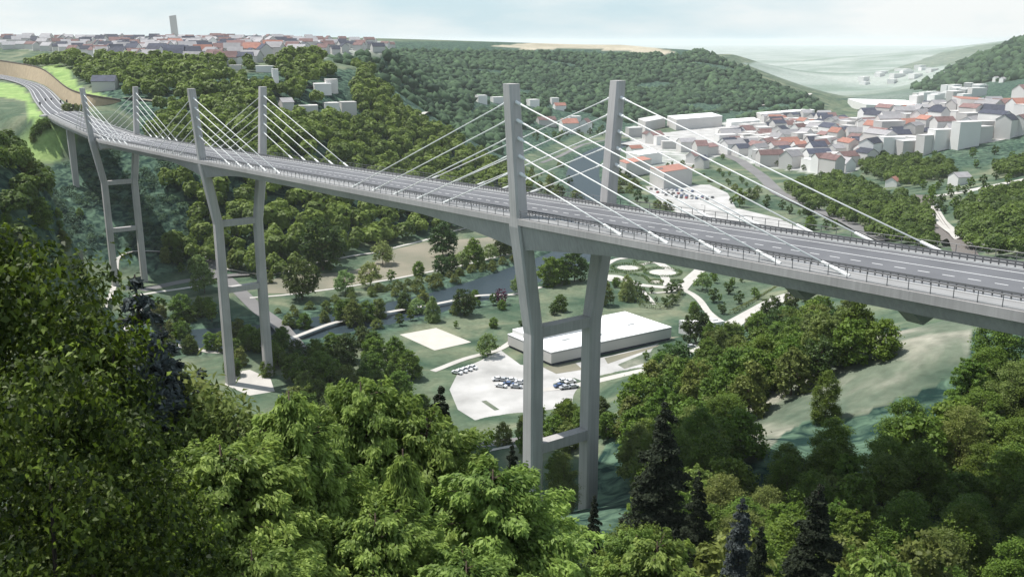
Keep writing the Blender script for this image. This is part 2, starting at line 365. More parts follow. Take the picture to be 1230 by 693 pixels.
LAWN = [[(-60,92),(15,101),(30,107),(37,118),(44,130),(52,140),(60,150),(90,158),(118,170),(150,166),(110,178),(60,196),(18,196),(25,175),(40,150),(28,120),(-60,110)],
        [(49,80),(70,76),(84,84),(90,98),(102,110),(150,112),(185,117),(150,124),(100,116),(75,105),(60,90)]]
for P in LAWN: zone[inpoly(PU, PV, P) & (V[:, 1] > 500) & (V[:, 1] < 1000), 0] = 1
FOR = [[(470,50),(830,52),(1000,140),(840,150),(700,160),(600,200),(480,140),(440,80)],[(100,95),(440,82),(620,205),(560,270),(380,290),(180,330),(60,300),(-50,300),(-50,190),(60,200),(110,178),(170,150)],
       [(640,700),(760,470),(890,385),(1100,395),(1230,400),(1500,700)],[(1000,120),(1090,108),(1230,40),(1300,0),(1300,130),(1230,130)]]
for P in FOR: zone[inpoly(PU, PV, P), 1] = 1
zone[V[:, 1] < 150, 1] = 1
for P in [[(585,56),(640,52),(760,52),(815,63),(800,66),(700,58),(640,60)]]: zone[inpoly(PU, PV, P) & (V[:, 1] > 1500), 2] = 1
GS = [(870,560),(905,470),(950,440),(1000,415),(1060,395),(1120,383),(1170,383),(1165,420),(1150,450),(1100,470),(1050,490),(1030,500),(980,500),(940,520),(915,550)]
k_ = inpoly(PU, PV, GS) & (V[:, 1] < 260); zone[k_, 3] = 1; zone[k_, 1] = 0
ca = me.color_attributes.new('zone', 'FLOAT_COLOR', 'POINT'); zone2 = np.zeros((len(V), 4), np.float32)
TOWNP = [(757,150),(800,160),(862,150),(905,138),(985,138),(1015,148),(1060,140),(1120,130),(1235,128),(1235,156),(1185,170),(1122,180),(1085,190),(1045,199),(1015,210),(990,212),(955,205),(925,203),(895,194),(868,185),(840,200),(815,215),(780,210),(757,180)]
zone2[inpoly(PU, PV, TOWNP) & (V[:, 1] < 2200), 0] = 1
zone2[:, 1] = np.clip((V[:, 1] - 1900) / 500, 0, 1) * (V[:, 2] < 60) * (V[:, 0] > 500) + (V[:, 1] > 3000)  # green channel: distant ground takes the haze-paled colour
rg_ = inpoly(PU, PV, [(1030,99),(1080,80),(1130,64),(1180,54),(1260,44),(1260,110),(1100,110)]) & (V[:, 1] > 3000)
zone2[rg_, 1] = .25  # far ridge gets a weaker share of the painted haze
zone2[inpoly(PU, PV, [(-80,48),(60,62),(90,68),(120,72),(240,80),(345,72),(400,70),(455,64),(476,57),(470,50),(-80,46)]) & (V[:, 1] > 700) & (V[:, 1] < 2300), 0] = .8
BK = [(1075,196),(1098,180),(1160,172),(1235,160),(1235,190),(1150,202),(1090,200)]
zone[inpoly(PU, PV, BK), 1] = .8; zone2[inpoly(PU, PV, BK), 0] = 0
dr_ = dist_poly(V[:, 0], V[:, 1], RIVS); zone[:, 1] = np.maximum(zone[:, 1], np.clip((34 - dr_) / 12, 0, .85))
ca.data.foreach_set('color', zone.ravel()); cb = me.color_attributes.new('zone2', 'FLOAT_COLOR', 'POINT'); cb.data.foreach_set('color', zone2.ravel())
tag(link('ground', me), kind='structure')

# water
L_, R_ = [], []
for i, p in enumerate(RIVS):
    t = RIVS[min(i + 1, len(RIVS) - 1)] - RIVS[max(i - 1, 0)]; t /= np.linalg.norm(t); n_ = np.array([-t[1], t[0]])
    L_.append((*(p + n_ * 17), -1.5)); R_.append((*(p - n_ * 17), -1.5))
tag(MB().strip(L_, R_).build('river_water', 'river_water', fix=False), kind='structure')

# ------------------------------------------------------------------ flat sheets and ribbons on the ground
LEV = [0.05]
def ribbon(name, pts, w, mat, lift=.12, kind='structure', ground_=True, step=4, sm=2, **k):
    P = np.array([G(*p)[:2] for p in pts]) if ground_ else np.asarray(pts)[:, :2]
    P = smooth(resample(P, step), sm); A, B = [], []
    for i, p in enumerate(P):
        t = P[min(i + 1, len(P) - 1)] - P[max(i - 1, 0)]; t /= np.linalg.norm(t) + 1e-9; n_ = np.array([-t[1], t[0]]) * w / 2
        a, b = p + n_, p - n_; A.append(a); B.append(b)
    za = hgt([a[0] for a in A], [a[1] for a in A]); zb = hgt([b[0] for b in B], [b[1] for b in B])
    zm = np.maximum(za, zb) * .5 + .5 * (za + zb) / 2
    o = MB().strip([(a[0], a[1], max(z, -.0) + lift) for a, z in zip(A, zm)], [(b[0], b[1], max(z, -.0) + lift) for b, z in zip(B, zm)]).build(name, mat, fix=False)
    return tag(o, kind=kind, **k)
def sheet(name, pts, mat, lift=.06, **k):
    P = [G(*p) for p in pts]; o = MB().poly([(p[0], p[1], lift) for p in P]).build(name, mat, fix=False)
    return tag(o, kind='structure', **k)
sheet('bare_field', [(318,352),(322,338),(345,330),(410,313),(480,298),(563,277),(600,284),(622,296),(600,305),(560,316),(480,333),(410,344),(360,353)], 'bare_field', .05)
sheet('sand_court', [(480,402),(524,394),(566,411),(522,421)], 'court', .09)
sheet('parking_pavement', [(552,444),(575,434),(602,421),(625,438),(660,442),(735,427),(800,410),(860,394),(872,404),(820,424),(814,434),(775,446),(750,456),(740,472),(695,486),(645,494),(604,503),(577,508),(550,492),(540,468)], 'paved', .05)
for P in [[(742,438),(775,424),(800,419),(812,423),(775,436),(750,443)],[(730,437),(726,430),(800,412),(800,405),(820,404),(790,416)],[(664,461),(690,454),(700,458),(672,466)],[(652,441),(690,435),(700,444),(668,449)],[(578,482),(584,481),(600,492),(594,493)]]:
    sheet('grass_island', P, 'verge' if 0 else 'bare_field' if P[0][0] in (652, 730) else 'ground_cover', .09)
sheet('service_yard', [(775,224),(852,222),(874,232),(884,250),(935,262),(985,278),(985,292),(900,276),(830,262),(800,250)], 'paved', .05)
sheet('riverside_yard', [(130,372),(175,362),(182,378),(150,388)], 'paved', .05)
sheet('construction_pad', [(270,462),(275,448),(300,444),(325,455),(330,470),(300,475)], 'path_white', .05)
sheet('supermarket_forecourt', [(990,214),(1050,207),(1085,215),(1080,226),(1040,222),(995,222)], 'paved', .4)
sheet('depot_yard', [(745,176),(800,160),(880,146),(930,150),(900,165),(840,176),(790,180)], 'paved', .05)
for pts, w, mt, nm in [
    ([(95,308),(140,306),(190,303),(230,303)], 2.6, 'path_white', 'path'),
    ([(160,356),(182,352),(227,346),(262,338)], 3, 'path_white', 'path'),
    ([(170,349),(225,337),(260,333),(300,330)], 7, 'asphalt_old', 'road'),
    ([(262,322),(320,331),(345,327),(410,311),(480,296),(563,274),(610,268)], 2.7, 'path_white', 'path'),
    ([(300,358),(340,355),(410,346),(480,334),(560,318),(640,298)], 2.4, 'path_white', 'path'),
    ([(120,428),(200,421),(260,425),(330,414),(400,396),(478,381),(530,372),(575,362),(615,355),(650,345)], 2.7, 'path_white', 'path'),
    ([(520,446),(560,430),(600,421),(618,408)], 3, 'path_white', 'path'),
    ([(252,302),(256,322),(272,335),(290,352),(310,372),(335,398),(360,420)], 7, 'asphalt_old', 'road'),
    ([(560,535),(600,532),(650,527),(720,517),(780,505)], 7, 'asphalt_old', 'road'),
    ([(590,541),(640,535),(690,527),(730,520)], 2.2, 'path_white', 'path'),
    ([(716,340),(735,333),(750,334),(762,342),(790,345),(820,347)], 5, 'path_white', 'path'),
    ([(817,349),(826,338),(842,324)], 6.5, 'path_white', 'path'),
    ([(818,347),(832,353),(842,362),(850,375),(868,388),(890,392)], 3.5, 'path_white', 'path'),
    ([(728,318),(740,311),(765,309),(790,313)], 3.5, 'path_white', 'path'),
    ([(770,318),(785,314),(797,315)], 3.5, 'path_white', 'path'),
    ([(789,315),(800,321),(806,325)], 5, 'path_white', 'path'),
    ([(798,332),(801,338),(803,346)], 4.5, 'path_white', 'path'),
    ([(780,352),(800,352),(812,349)], 2, 'path_white', 'path'),
    ([(770,348),(780,358),(786,366)], 2, 'path_white', 'path'),
    ([(880,392),(905,378),(930,364),(955,355),(975,349)], 9, 'path_white', 'road'),
    ([(640,470),(700,462),(760,448),(830,425),(880,408)], 3.5, 'path_white', 'path'),
    ([(780,168),(850,178),(890,194),(915,212),(935,232),(975,250),(1020,268),(1066,290)], 12, 'asphalt_old', 'road'),
    ([(650,196),(672,188),(700,174),(740,166),(790,158)], 6, 'asphalt_old', 'road'),
    ([(1060,236),(1100,240),(1150,232),(1200,222),(1240,214)], 9, 'path_white', 'road'),
    ([(1118,245),(1130,266),(1150,282),(1175,300)], 9, 'path_white', 'path'),
    ([(820,139),(870,133),(920,126),(955,119),(973,113)], 9, 'path_white', 'path'),
    ([(470,138),(500,143),(540,148),(600,151),(640,157)], 6, 'path_white', 'path'),
    ([(985,134),(1000,142),(1020,143)], 14, 'asphalt_old', 'road'),
    ([(1080,179),(1120,183),(1180,172),(1235,160)], 8, 'paved', 'road'),
    ([(250,88),(300,97),(350,104),(400,108)], 6, 'paved', 'path'),
    ([(150,118),(220,128),(300,126),(335,138)], 7, 'bare_field', 'path')]:
    ribbon(nm, pts, w, mt, lift=.12 + .004 * rnd.randint(0, 20))
def disc(name, u, v, ru, mat, lift=.08, n=28, hole=None, wob=0):
    c = atz(u, v, 0); r = abs(atz(u + ru, v, 0)[0] - c[0]); out = []
    for k in range(n):
        a = 2 * pi * k / n; q = r * (1 + (wob if k % 2 else -wob)); out.append((c[0] + q * cos(a), c[1] + q * sin(a), lift))
    return tag(MB().poly(out).build(name, mat, fix=False), kind='structure'), c, r
disc('garden_plaza', 754, 322, 13, 'path_white', .1, wob=.08); disc('garden_plaza', 796, 327.5, 16, 'path_white', .1); disc('garden_plaza', 735, 334, 16, 'path_white', .07)
disc('garden_plaza', 789, 339, 8, 'court', .1)
# railway cutting beyond the deck
_tr = [G(*p)[:2] for p in [(1108,236),(1118,254),(1129,272),(1143,290),(1165,312),(1190,335)]]
ribbon('railway_ballast', _tr, 13, 'ballast', ground_=False, lift=.3)
rw = empty('railway_track', (float(_tr[1][0]), float(_tr[1][1]), H1(*_tr[1])), label='curving railway track on brown ballast beyond the bridge deck', cat='railway track')
T0 = smooth(resample(np.array(_tr), 4), 2)
for off in (-3.2, -1.7, 1.7, 3.2):
    P = []
    for i, p in enumerate(T0):
        t = T0[min(i + 1, len(T0) - 1)] - T0[max(i - 1, 0)]; t /= np.linalg.norm(t); q = p + np.array([-t[1], t[0]]) * off; P.append((q[0] - rw.location.x, q[1] - rw.location.y, H1(*q) + .9 - rw.location.z))
    MB().tube(P, .14, 4).build('rail', 'rail_steel', rw)

# ------------------------------------------------------------------ the bridge
D2 = np.array([-.57403615, .81882996]); T2 = np.array([.81882996, .57403615]); C1 = np.array([10.0, 176.8]); OC = .3
def zdeck(q): return 89.8 - .0433 * q if q < 187 else 81.7 - .0376 * (q - 187)
QP3 = 361.6
QC = C1 + D2 * QP3
stn = []
NE, FE = -11.9, 12.6
q = -165.0
while q < 345: 
    c = C1 + D2 * q; z = zdeck(q); stn.append((np.array([*(c + T2 * NE), z]), np.array([*(c + T2 * FE), z]), q)); q += 5
NB = len(stn)
for i, (a, b, z) in enumerate(STN[:5]): stn.append((atz(*a, z), atz(*b, z), 361 + i * 35))
A_ = smooth(resample(np.array([s[0] for s in stn[NB - 1:]]), 1e9), 0)
# refine the curved end
cur = stn[NB - 1:]; fin = []
for i in range(len(cur) - 1):
    for t in np.linspace(0, 1, 8)[:-1]: fin.append((cur[i][0] * (1 - t) + cur[i + 1][0] * t, cur[i][1] * (1 - t) + cur[i + 1][1] * t))
fin.append((cur[-1][0], cur[-1][1])); fa = smooth([f[0] for f in fin], 12); fb = smooth([f[1] for f in fin], 12)
DS = [(s[0], s[1]) for s in stn[:NB - 1]] + list(zip(fa, fb))
DL = [0.0]
for i in range(1, len(DS)): DL.append(DL[-1] + np.linalg.norm(((DS[i][0] + DS[i][1]) - (DS[i - 1][0] + DS[i - 1][1])) / 2))
DL = np.array(DL) - 165.0
DN = np.array([d[0] for d in DS]); DF = np.array([d[1] for d in DS])
def B(q, t, dz=0.0):
    """point on the deck: q along, t 0 near edge .. 1 far edge"""
    n = np.array([np.interp(q, DL, DN[:, k]) for k in range(3)]); f = np.array([np.interp(q, DL, DF[:, k]) for k in range(3)])
    p = n + (f - n) * t; p[2] += dz; return p
def Bo(q, o, dz=0.0): return B(q, (o - NE) / (FE - NE), dz)
QEND = DL[-1]
bridge = empty('road_bridge', tuple(B(0, .5, -60)), label='long grey concrete extradosed road bridge crossing the valley on three twin-legged towers', cat='bridge')
bo = np.array(bridge.location)
def rel(P): return [tuple(np.array(p) - bo) for p in P]
def bpart(mb, name, mat, parent=None, **k):
    mb.v = [tuple(np.array(p) - bo) for p in mb.v]; return mb.build(name, mat, parent or bridge, **k)
QS = list(np.arange(-165, QEND - 3, 5)) + [QEND]
def depth(q):
    d = 3.0
    for qp in (0, 187, QP3):
        x = abs(q - qp); 
        if x < 42: d = max(d, 3.0 + 3.1 * (1 - x / 42) ** 1.6)
    return d
secs = []
for q in QS:
    d = depth(q); tw = lambda o: B(q, o)
    w = np.linalg.norm(B(q, 1) - B(q, 0)); e = lambda m: m / w
    secs.append([B(q, 0, .0), B(q, 0, -1.15), B(q, e(.55), -1.2), B(q, e(1.5), -d), B(q, 1 - e(1.5), -d), B(q, 1 - e(.55), -1.2), B(q, 1, -1.15), B(q, 1, .0)])
bpart(MB().loft(secs), 'deck_girder', 'concrete_deck')
def band(q0, q1, o0, o1, dz, name, mat, step=5, frac=False, th=0):
    qs = list(np.arange(q0, q1, step)) + [q1]; f = B if frac else Bo
    mb = MB()
    if th: mb.loft([[f(q, o0, dz), f(q, o1, dz), f(q, o1, dz + th), f(q, o0, dz + th)] for q in qs])
    else: mb.strip([f(q, o0, dz) for q in qs], [f(q, o1, dz) for q in qs])
    return mb
bpart(band(-165, QEND, .165, .825, .012, '', ''), 'carriageway', 'asphalt') if 0 else bpart(band(-165, QEND, .155, .83, .012, '', '', frac=True), 'carriageway', 'asphalt')
bpart(band(-165, QEND, .012, .150, .004, '', '', frac=True, th=.16), 'near_walkway', 'walkway')
bpart(band(-165, QEND, .835, .988, .004, '', '', frac=True, th=.16), 'far_walkway', 'walkway')
mk = MB()
for a, b in ((-6.65, -6.45), (2.15, 2.35), (6.6, 6.82)): 
    m_ = band(-165, 300, a, b, .03, '', ''); n0 = len(mk.v); mk.v += m_.v; mk.f += [tuple(i + n0 for i in f) for f in m_.f]
for fr in (.24, .44, .62, .78):
    m_ = band(300, QEND, fr, fr + .012, .03, '', '', frac=True); n0 = len(mk.v); mk.v += m_.v; mk.f += [tuple(i + n0 for i in f) for f in m_.f]
q = -164
while q < 300: mk.strip([Bo(q, -1.12, .03), Bo(q + 1.6, -1.12, .03)], [Bo(q, -.92, .03), Bo(q + 1.6, -.92, .03)]); q += 3.3
q = 320
while q < 380:
    for t in (.30, .37, .50, .56, .68, .73): mk.strip([B(q, t, .034), B(q + 2.4, t, .034)], [B(q, t + .03, .034), B(q + 2.4, t + .03, .034)])
    q += 9
bpart(mk, 'lane_marking', 'lane_paint')
# crash barriers: rails + posts, near and far
def barrier(fr, name, white):
    mb = MB(); up = (.62, .98)
    for h in up:
        qs = list(np.arange(-165, QEND, 5)) + [QEND]
        mb.loft([[B(q, fr - .003, h - .13), B(q, fr + .003, h - .13), B(q, fr + .003, h + .13), B(q, fr - .003, h + .13)] for q in qs])
    q = -164.5
    while q < 300:
        a = B(q, fr, 0); mb.loft([[a + np.array([dx, dy, z]) for dx, dy in ((-.07, -.07), (.07, -.07), (.07, .07), (-.07, .07))] for z in (.1, 1.05)]); q += 1.05 if q < 60 else 2.1
    bpart(mb, name, 'barrier_steel')
    m2 = band(-165, QEND, fr - .012, fr + .012, .02, '', '', frac=True, th=.20); bpart(m2, 'barrier_kerb', 'kerb_white')
barrier(.148, 'crash_barrier', 1); barrier(.838, 'crash_barrier', 1)
mb = MB()
for fr in (.012, .986):
    for h in (1.45, .85):
        qs = list(np.arange(-165, QEND, 5)) + [QEND]
        mb.tube([B(q, fr, h) for q in qs], .045 if h > 1 else .025, 4)
    q = -164
    while q < QEND - 1:
        mb.tube([B(q, fr, .1), B(q, fr, 1.45)], .055, 4); q += 2.75
bpart(mb, 'edge_railing', 'barrier_steel')
mb = MB(); 
for q in (-60, -77):
    a, b_, c_ = Bo(q, -9.5, -2.9), Bo(q, 2, -2.9), Bo(q, -6.5, -5.2)
    dv = np.array([*D2, 0]) * 1.1
    bpart(MB().loft([[a - dv, b_ - dv, c_ - dv], [a + dv, b_ + dv, c_ + dv]]), 'underdeck_bracket', 'concrete_deck')
# towers
d3 = np.array([*D2, 0.0]); t3 = np.array([*T2, 0.0])
def leg_ring(c, o, z, wt, wl, ch=.35):
    p = np.array([*(c + T2 * o), z]); r = []
    for a, b in ((-wt + ch, -wl), (wt - ch, -wl), (wt, -wl + ch), (wt, wl - ch), (wt - ch, wl), (-wt + ch, wl), (-wt, wl - ch), (-wt, -wl + ch)): r.append(p + t3 * a + d3 * b)
    return r
for qp, cc, zk, s0 in ((0, C1, 89.8, 0.), (187, C1 + D2 * 187, 81.7, .9), (QP3, QC, 75.2, .9)):
    pylon = empty('tower', tuple(np.array([*cc, 0]) - bo)); pylon.parent = bridge
    po = np.array([*cc, 0.0])
    for sd in (-1, 1):
        oc = s0 * .4
        def oo(x): return sd * x + s0 * (.35 if x < 9 else .1)
        base = H1(*(cc + T2 * oo(7.2))) - 2
        mb = MB(); rings = [leg_ring(cc, oo(7.2), base, 1.5, 1.7), leg_ring(cc, oo(7.2), zk - 22.6, 1.45, 1.6), leg_ring(cc, oo(7.45), zk - 21.2, 1.45, 1.6), leg_ring(cc, oo(10.4), zk - 1.6, 1.5, 1.75),
                        leg_ring(cc, oo(10.7), zk + .3, 1.25, 1.4), leg_ring(cc, oo(12.4), zk + 24, 1.15, 1.3)]
        mb.loft(rings); mb.v = [tuple(np.array(p) - po) for p in mb.v]; mb.build('leg', 'concrete', pylon)
    for dz in (-21.0, -45.0):
        mb = MB(); z1 = zk + dz - .5; z0 = z1 - 2.1
        if H1(*cc) > z0 - 3: z1 = zk - 45 + 3; z0 = z1 - 2.1
        x = 7.2 - 1.3
        ring = lambda o: [np.array([*(cc + T2 * o), z]) + d3 * w_ for z, w_ in ((z0, -1.15), (z0, 1.15), (z1, 1.15), (z1, -1.15))]
        mb.loft([ring(-x + s0 * .35), ring(x + s0 * .35)]); mb.v = [tuple(np.array(p) - po) for p in mb.v]; mb.build('crossbeam', 'concrete', pylon)
    # stay cables
    for sd in (-1, 1):
        for fwd in (-1, 1):
            for k in range(5):
                h = 20.9 - 3.15 * k; ot = sd * (10.7 + 1.7 * h / 24) + s0 * .1
                a = np.array([*(cc + T2 * ot + D2 * fwd * 1.2), zk + h])
                qd = qp + fwd * (70 - 10.6 * k); b_ = Bo(qd, sd * 10.75 + .35, .1)
                if qp == QP3 and fwd == 1: b_ = B(qd, .06 if sd < 0 else .93, .1)
                dv = b_ - a; Lc = np.linalg.norm(dv); u_ = dv / Lc
                mb = MB().tube([a, b_], .115, 8); st = bpart(mb, 'stay_cable', 'cable_white', smooth_=True)
                m2 = MB().tube([a, a + u_ * 1.3], [.34, .30], 8).tube([a + u_ * 1.3, a + u_ * 3.4], [.19, .17], 8); bpart(m2, 'upper_sleeve', 'cable_white', st, smooth_=False)
                m2 = MB().tube([b_, b_ - u_ * 4.2], [.27, .24], 8); bpart(m2, 'lower_sleeve', 'cable_white', st)
# side pier and abutment
pp = at(84.5, 160, 545); cpz = H1(pp[0], pp[1]); zt = float(B(430, 0)[2]) - 3
mb = MB(); mb.loft([[np.array([pp[0], pp[1], z]) + t3 * a + d3 * b for a, b in ((-1.6 * s_, -1.2), (1.6 * s_, -1.2), (1.6 * s_, 1.2), (-1.6 * s_, 1.2))] for z, s_ in ((cpz - 2, .9), (zt + .3, 1.25))])
bpart(mb, 'side_pier', 'concrete')
e0, e1 = B(QEND, 0), B(QEND, 1); dd = e1 - e0; dd /= np.linalg.norm(dd); ff = np.array([-dd[1], dd[0], 0])
mb = MB(); mb.loft([[e0 + dd * a + ff * b + np.array([0, 0, -.05 if z > -5 else z]) for a, b, z in ((.4, -2, -12), (.4, 5, -12), (.4, 5, -.05), (.4, -2, -.05))], [e1 - dd * .4 + ff * b + np.array([0, 0, z]) for b, z in ((-2, -12), (5, -12), (5, -.05), (-2, -.05))]])
bpart(mb, 'abutment', 'concrete')
# the road on the upland
rp = [(a, b) for a, b in ROADP]
ra = smooth(resample(np.array([a for a, b in rp]), 1e9), 0)
def dens(P, n=10):
    out = []
    for a, b in zip(P[:-1], P[1:]): out += [a + (b - a) * t for t in np.linspace(0, 1, n)[:-1]]
    return smooth(np.array(out + [P[-1]]), 14)
RA, RB = dens([a for a, b in rp]), dens([b for a, b in rp])
def rs_(t0, t1, dz, name, mat, th=None, kind='structure'):
    A = RA + (RB - RA) * t0; Bb = RA + (RB - RA) * t1; A = A + [0, 0, dz]; Bb = Bb + [0, 0, dz]
    mb = MB()
    if th: mb.loft([[a, b, b + [0, 0, th], a + [0, 0, th]] for a, b in zip(A, Bb)])
    else: mb.strip(A, Bb)
    return tag(mb.build(name, mat, fix=False), kind=kind)
rs_(0, 1, 0.0, 'road', 'asphalt')
rs_(-.07, -.01, -.1, 'road_kerb', 'walkway', .3); rs_(1.01, 1.08, -.1, 'road_kerb', 'walkway', .3)
mb = MB()
for fr in (.10, .36, .62, .9):
    A = RA + (RB - RA) * fr + [0, 0, .03]; Bb = RA + (RB - RA) * (fr + .022) + [0, 0, .03]; mb.strip(A, Bb)
tag(mb.build('road_marking', 'lane_paint', fix=False), kind='structure')
# retaining wall behind the road
WB = [(-30,87.6,980),(0,88.5,965),(18,92.5,915),(32,95.3,862),(50,99.5,812),(62,107,748),(72,116,697),(80,123,672),(90,130,652),(110,131,650),(140,127,665)]
WT = [(-30,70),(0,73.5),(20,77),(45,80.5),(56,86.5),(66,95),(76,104),(85,110),(100,114.5),(120,118),(145,121.5)]
wb = [at(*p) for p in WB]; wt = [at(u, v, Y + 6) for (u, v), (_, _, Y) in zip(WT, WB)]
wb, wt = dens(wb, 6), dens(wt, 6)
wl = empty('retaining_wall', tuple(wb[20]), label='long curving tan retaining wall with brown coping above the upland road', cat='retaining wall')
wo = np.array(wl.location); mb = MB(); back = np.array([-3.0, 8, 0])
mb.loft([[b - [0, 0, 4], b + back * .6 - [0, 0, 4], t + back * .3, t] for b, t in zip(wb, wt)]); mb.v = [tuple(np.array(p) - wo) for p in mb.v]; mb.build('wall_face', 'wall_tan', wl)
mb = MB().loft([[t - back * .05, t + back * .3, t + back * .3 + [0, 0, 1.1], t - back * .05 + [0, 0, 1.1]] for t in wt]); mb.v = [tuple(np.array(p) - wo) for p in mb.v]; mb.build('coping', 'coping_brown', wl)
# traffic signals at the junction by the abutment
SIG = [((48.5,129),'on the verge of the near lane beside the abutment'),((55,124.5),'on the carriageway, nearer the valley side of its pair'),((62,124),'on the carriageway centre, nearer the wall side of its pair'),((73.3,126.5),'on the far kerb below the tan wall'),((80.7,126),'on the grass verge between the far kerb and the bush'),((88.5,132),'beside the bush at the mouth of the side road')]
for (u, v), w in SIG:
    p = atz(u, v, 78.5); o = empty('traffic_signal', tuple(p), label='small dark traffic signal ' + w, cat='traffic signal', group='traffic signals by the abutment')
    MB().tube([(0, 0, 0), (0, 0, 3.2)], .12, 6).build('post', 'dark_metal', o)
    MB().box(-.38, .38, -.3, .3, 1.7, 3.3).box(-.5, .5, -.12, .12, 1.6, 3.4).build('signal_head', 'dark_metal', o)

# ------------------------------------------------------------------ trees
def leaves(P, Nn, size, r_, aspect=.55, tilt=.7, axis=None):
    """one bent leaf spray (kite shaped quad) per point"""
    n = len(P); Nn = Nn + r_.normal(0, tilt, (n, 3)); Nn /= np.linalg.norm(Nn, axis=1)[:, None]
    if axis is not None: Nn = Nn - axis * (Nn * axis).sum(1)[:, None]; Nn /= np.linalg.norm(Nn, axis=1)[:, None] + 1e-9
    a = np.cross(Nn, r_.normal(0, 1, (n, 3))) if axis is None else axis + 0; a /= np.linalg.norm(a, axis=1)[:, None] + 1e-9; b = np.cross(Nn, a)
    s = size * r_.uniform(.6, 1.35, n)[:, None]
    V = np.stack([P - a * s * .5, P + b * s * aspect * .5 + Nn * s * .06 - a * s * .08, P + a * s * .5 - Nn * s * .12, P - b * s * aspect * .5 + Nn * s * .06 - a * s * .08], 1).reshape(-1, 3)
    return V, np.arange(4 * n).reshape(n, 4)
def crown_pts(n, H, Rr, shape, r_, nl=22, z0=.22, spray=12, ragged=1.0):
    """sprays of leaves standing off a heap of uneven lobes that fills the crown envelope"""
    def env(t):
        if shape == 'round': return math.sqrt(max(0.03, 1 - (2 * t - .9) ** 2 / 1.3))
        if shape == 'oval': return math.sqrt(max(0.03, 1 - (2 * t - .8) ** 2 / 1.5)) * (1 - .2 * t)
        if shape == 'spire': return max(.06, 1 - t) ** .72 * 1.05
        return math.sqrt(max(0.03, 1 - t ** 2.0))
    L = [(0, 0, H * (z0 + (1 - z0) * (.3 if shape == 'spire' else .45)), Rr * (.42 if spray > 13 else .6))]
    for k in range(nl):
        t = (k + r_.uniform(.1, .9)) / nl; e = env(t) * Rr; an = k * 2.4 + r_.uniform(-.7, .7); lr = Rr * r_.uniform(.20, .38) * (1.08 - .4 * t) * (22 / max(nl, 22)) ** .22
        rr = max(0, e - lr * r_.uniform(.65, 1.0)); L.append((rr * cos(an), rr * sin(an), H * (z0 + (1 - z0) * t) - lr * .45, lr))
    L = np.array(L); w = L[:, 3] ** 2; w[0] *= .6; w /= w.sum(); m = max(30, int(n / spray * 1.7))
    k = r_.choice(len(L), m, p=w); d = r_.normal(0, 1, (m, 3)); d[:, 2] = np.where(r_.rand(m) < .35, np.abs(d[:, 2]), d[:, 2]); d /= np.linalg.norm(d, axis=1)[:, None]
    out = 1 + ragged * np.abs(r_.normal(0, .13, m)); p = L[k, :3] + d * (L[k, 3] * out)[:, None] * [1, 1, .85]
    ins = np.zeros(m, bool)
    for l in L: ins |= (np.linalg.norm((p - l[:3]) / [1, 1, .85], axis=1) < l[3] * .86)
    p, d = p[~ins], d[~ins]; m = len(p); j = np.repeat(np.arange(m), spray)[:n]
    ss = Rr * (.10 if spray > 13 else .085) * r_.uniform(.6, 1.4, m)[j][:, None]
    q = p[j] + r_.normal(0, 1, (len(j), 3)) * ss * [1, 1, .34 if spray > 13 else .55] - d[j] * np.abs(r_.normal(0, .5, (len(j), 1))) * ss
    crown_pts.j = j; return q, d[j], L
def make_tree(name, kindn, H, Rr, shape, n, size, leafm, seed, barkm='bark', z0=.22, nl=22, aspect=.6, tilt=.55, droop=0., spray=12, star=False, ragged=1.0):
    r_ = np.random.RandomState(seed); P, D, L = crown_pts(n, H, Rr, shape, r_, nl, z0, spray, ragged)
    if droop: P[:, 2] -= droop * (np.hypot(P[:, 0], P[:, 1]) / Rr) ** 2 * H * .2; D = D * [1, 1, .5]
    near = spray > 13; V, F = leaves(P, D * (.5 if near else .8) + [0, 0, .8 if near else .55], size, r_, aspect, tilt * (.8 if near else 1))
    sj = crown_pts.j; tint = np.clip(r_.beta(1.6, 2.0, sj.max() + 1)[sj] * .65 + r_.uniform(0, .42, len(P)), 0, 1)
    if leafm == 'leaf_maple': tint = np.clip(r_.beta(.7, 4.5, sj.max() + 1)[sj] + r_.uniform(-.05, .22, len(P)), 0, 1)  # mostly dark, few bright sprays: shade and sun patches painted into leaf colour
    if star:   # lobed leaf: a second narrow blade crosses the first
        c4 = V.reshape(-1, 4, 3); ax = c4[:, 2] - c4[:, 0]; bx = c4[:, 1] - c4[:, 3]; o = c4[:, 0] + ax * .25; W = np.stack([o - bx * .12, o + ax * .28 + bx * .95, o + ax * .2 + bx * .1, o + ax * .1 + bx * .3], 1); W2 = np.stack([o + bx * .12, o + ax * .28 - bx * .95, o + ax * .2 - bx * .1, o + ax * .1 - bx * .3], 1)
        V = np.concatenate([V, W.reshape(-1, 3), W2.reshape(-1, 3)]); F = np.arange(len(V)).reshape(-1, 4)
    crown = npmesh('crown', V, F, leafm, attr=np.tile(tint, len(F) // len(P)))
    mb = MB(); tr = max(.12, H * .018)
    mb.tube([(0, 0, -1.5), (0, 0, H * .1), (r_.normal(0, .02) * H, r_.normal(0, .02) * H, H * .45), (0, 0, H * .82)], [tr * 1.3, tr, tr * .65, tr * .15], 7)
    for l in L[r_.choice(len(L), min(9, len(L)), False)]:
        z = H * r_.uniform(z0 * .8, .5); mb.tube([(0, 0, z), (l[0] * .5, l[1] * .5, z + (l[2] - z) * .6), tuple(l[:3])], [tr * .45, tr * .3, tr * .1], 5)
    trunk = mb.mesh('trunk', barkm, True)
    return dict(crown=crown, trunk=trunk, H=H, kind=kindn)
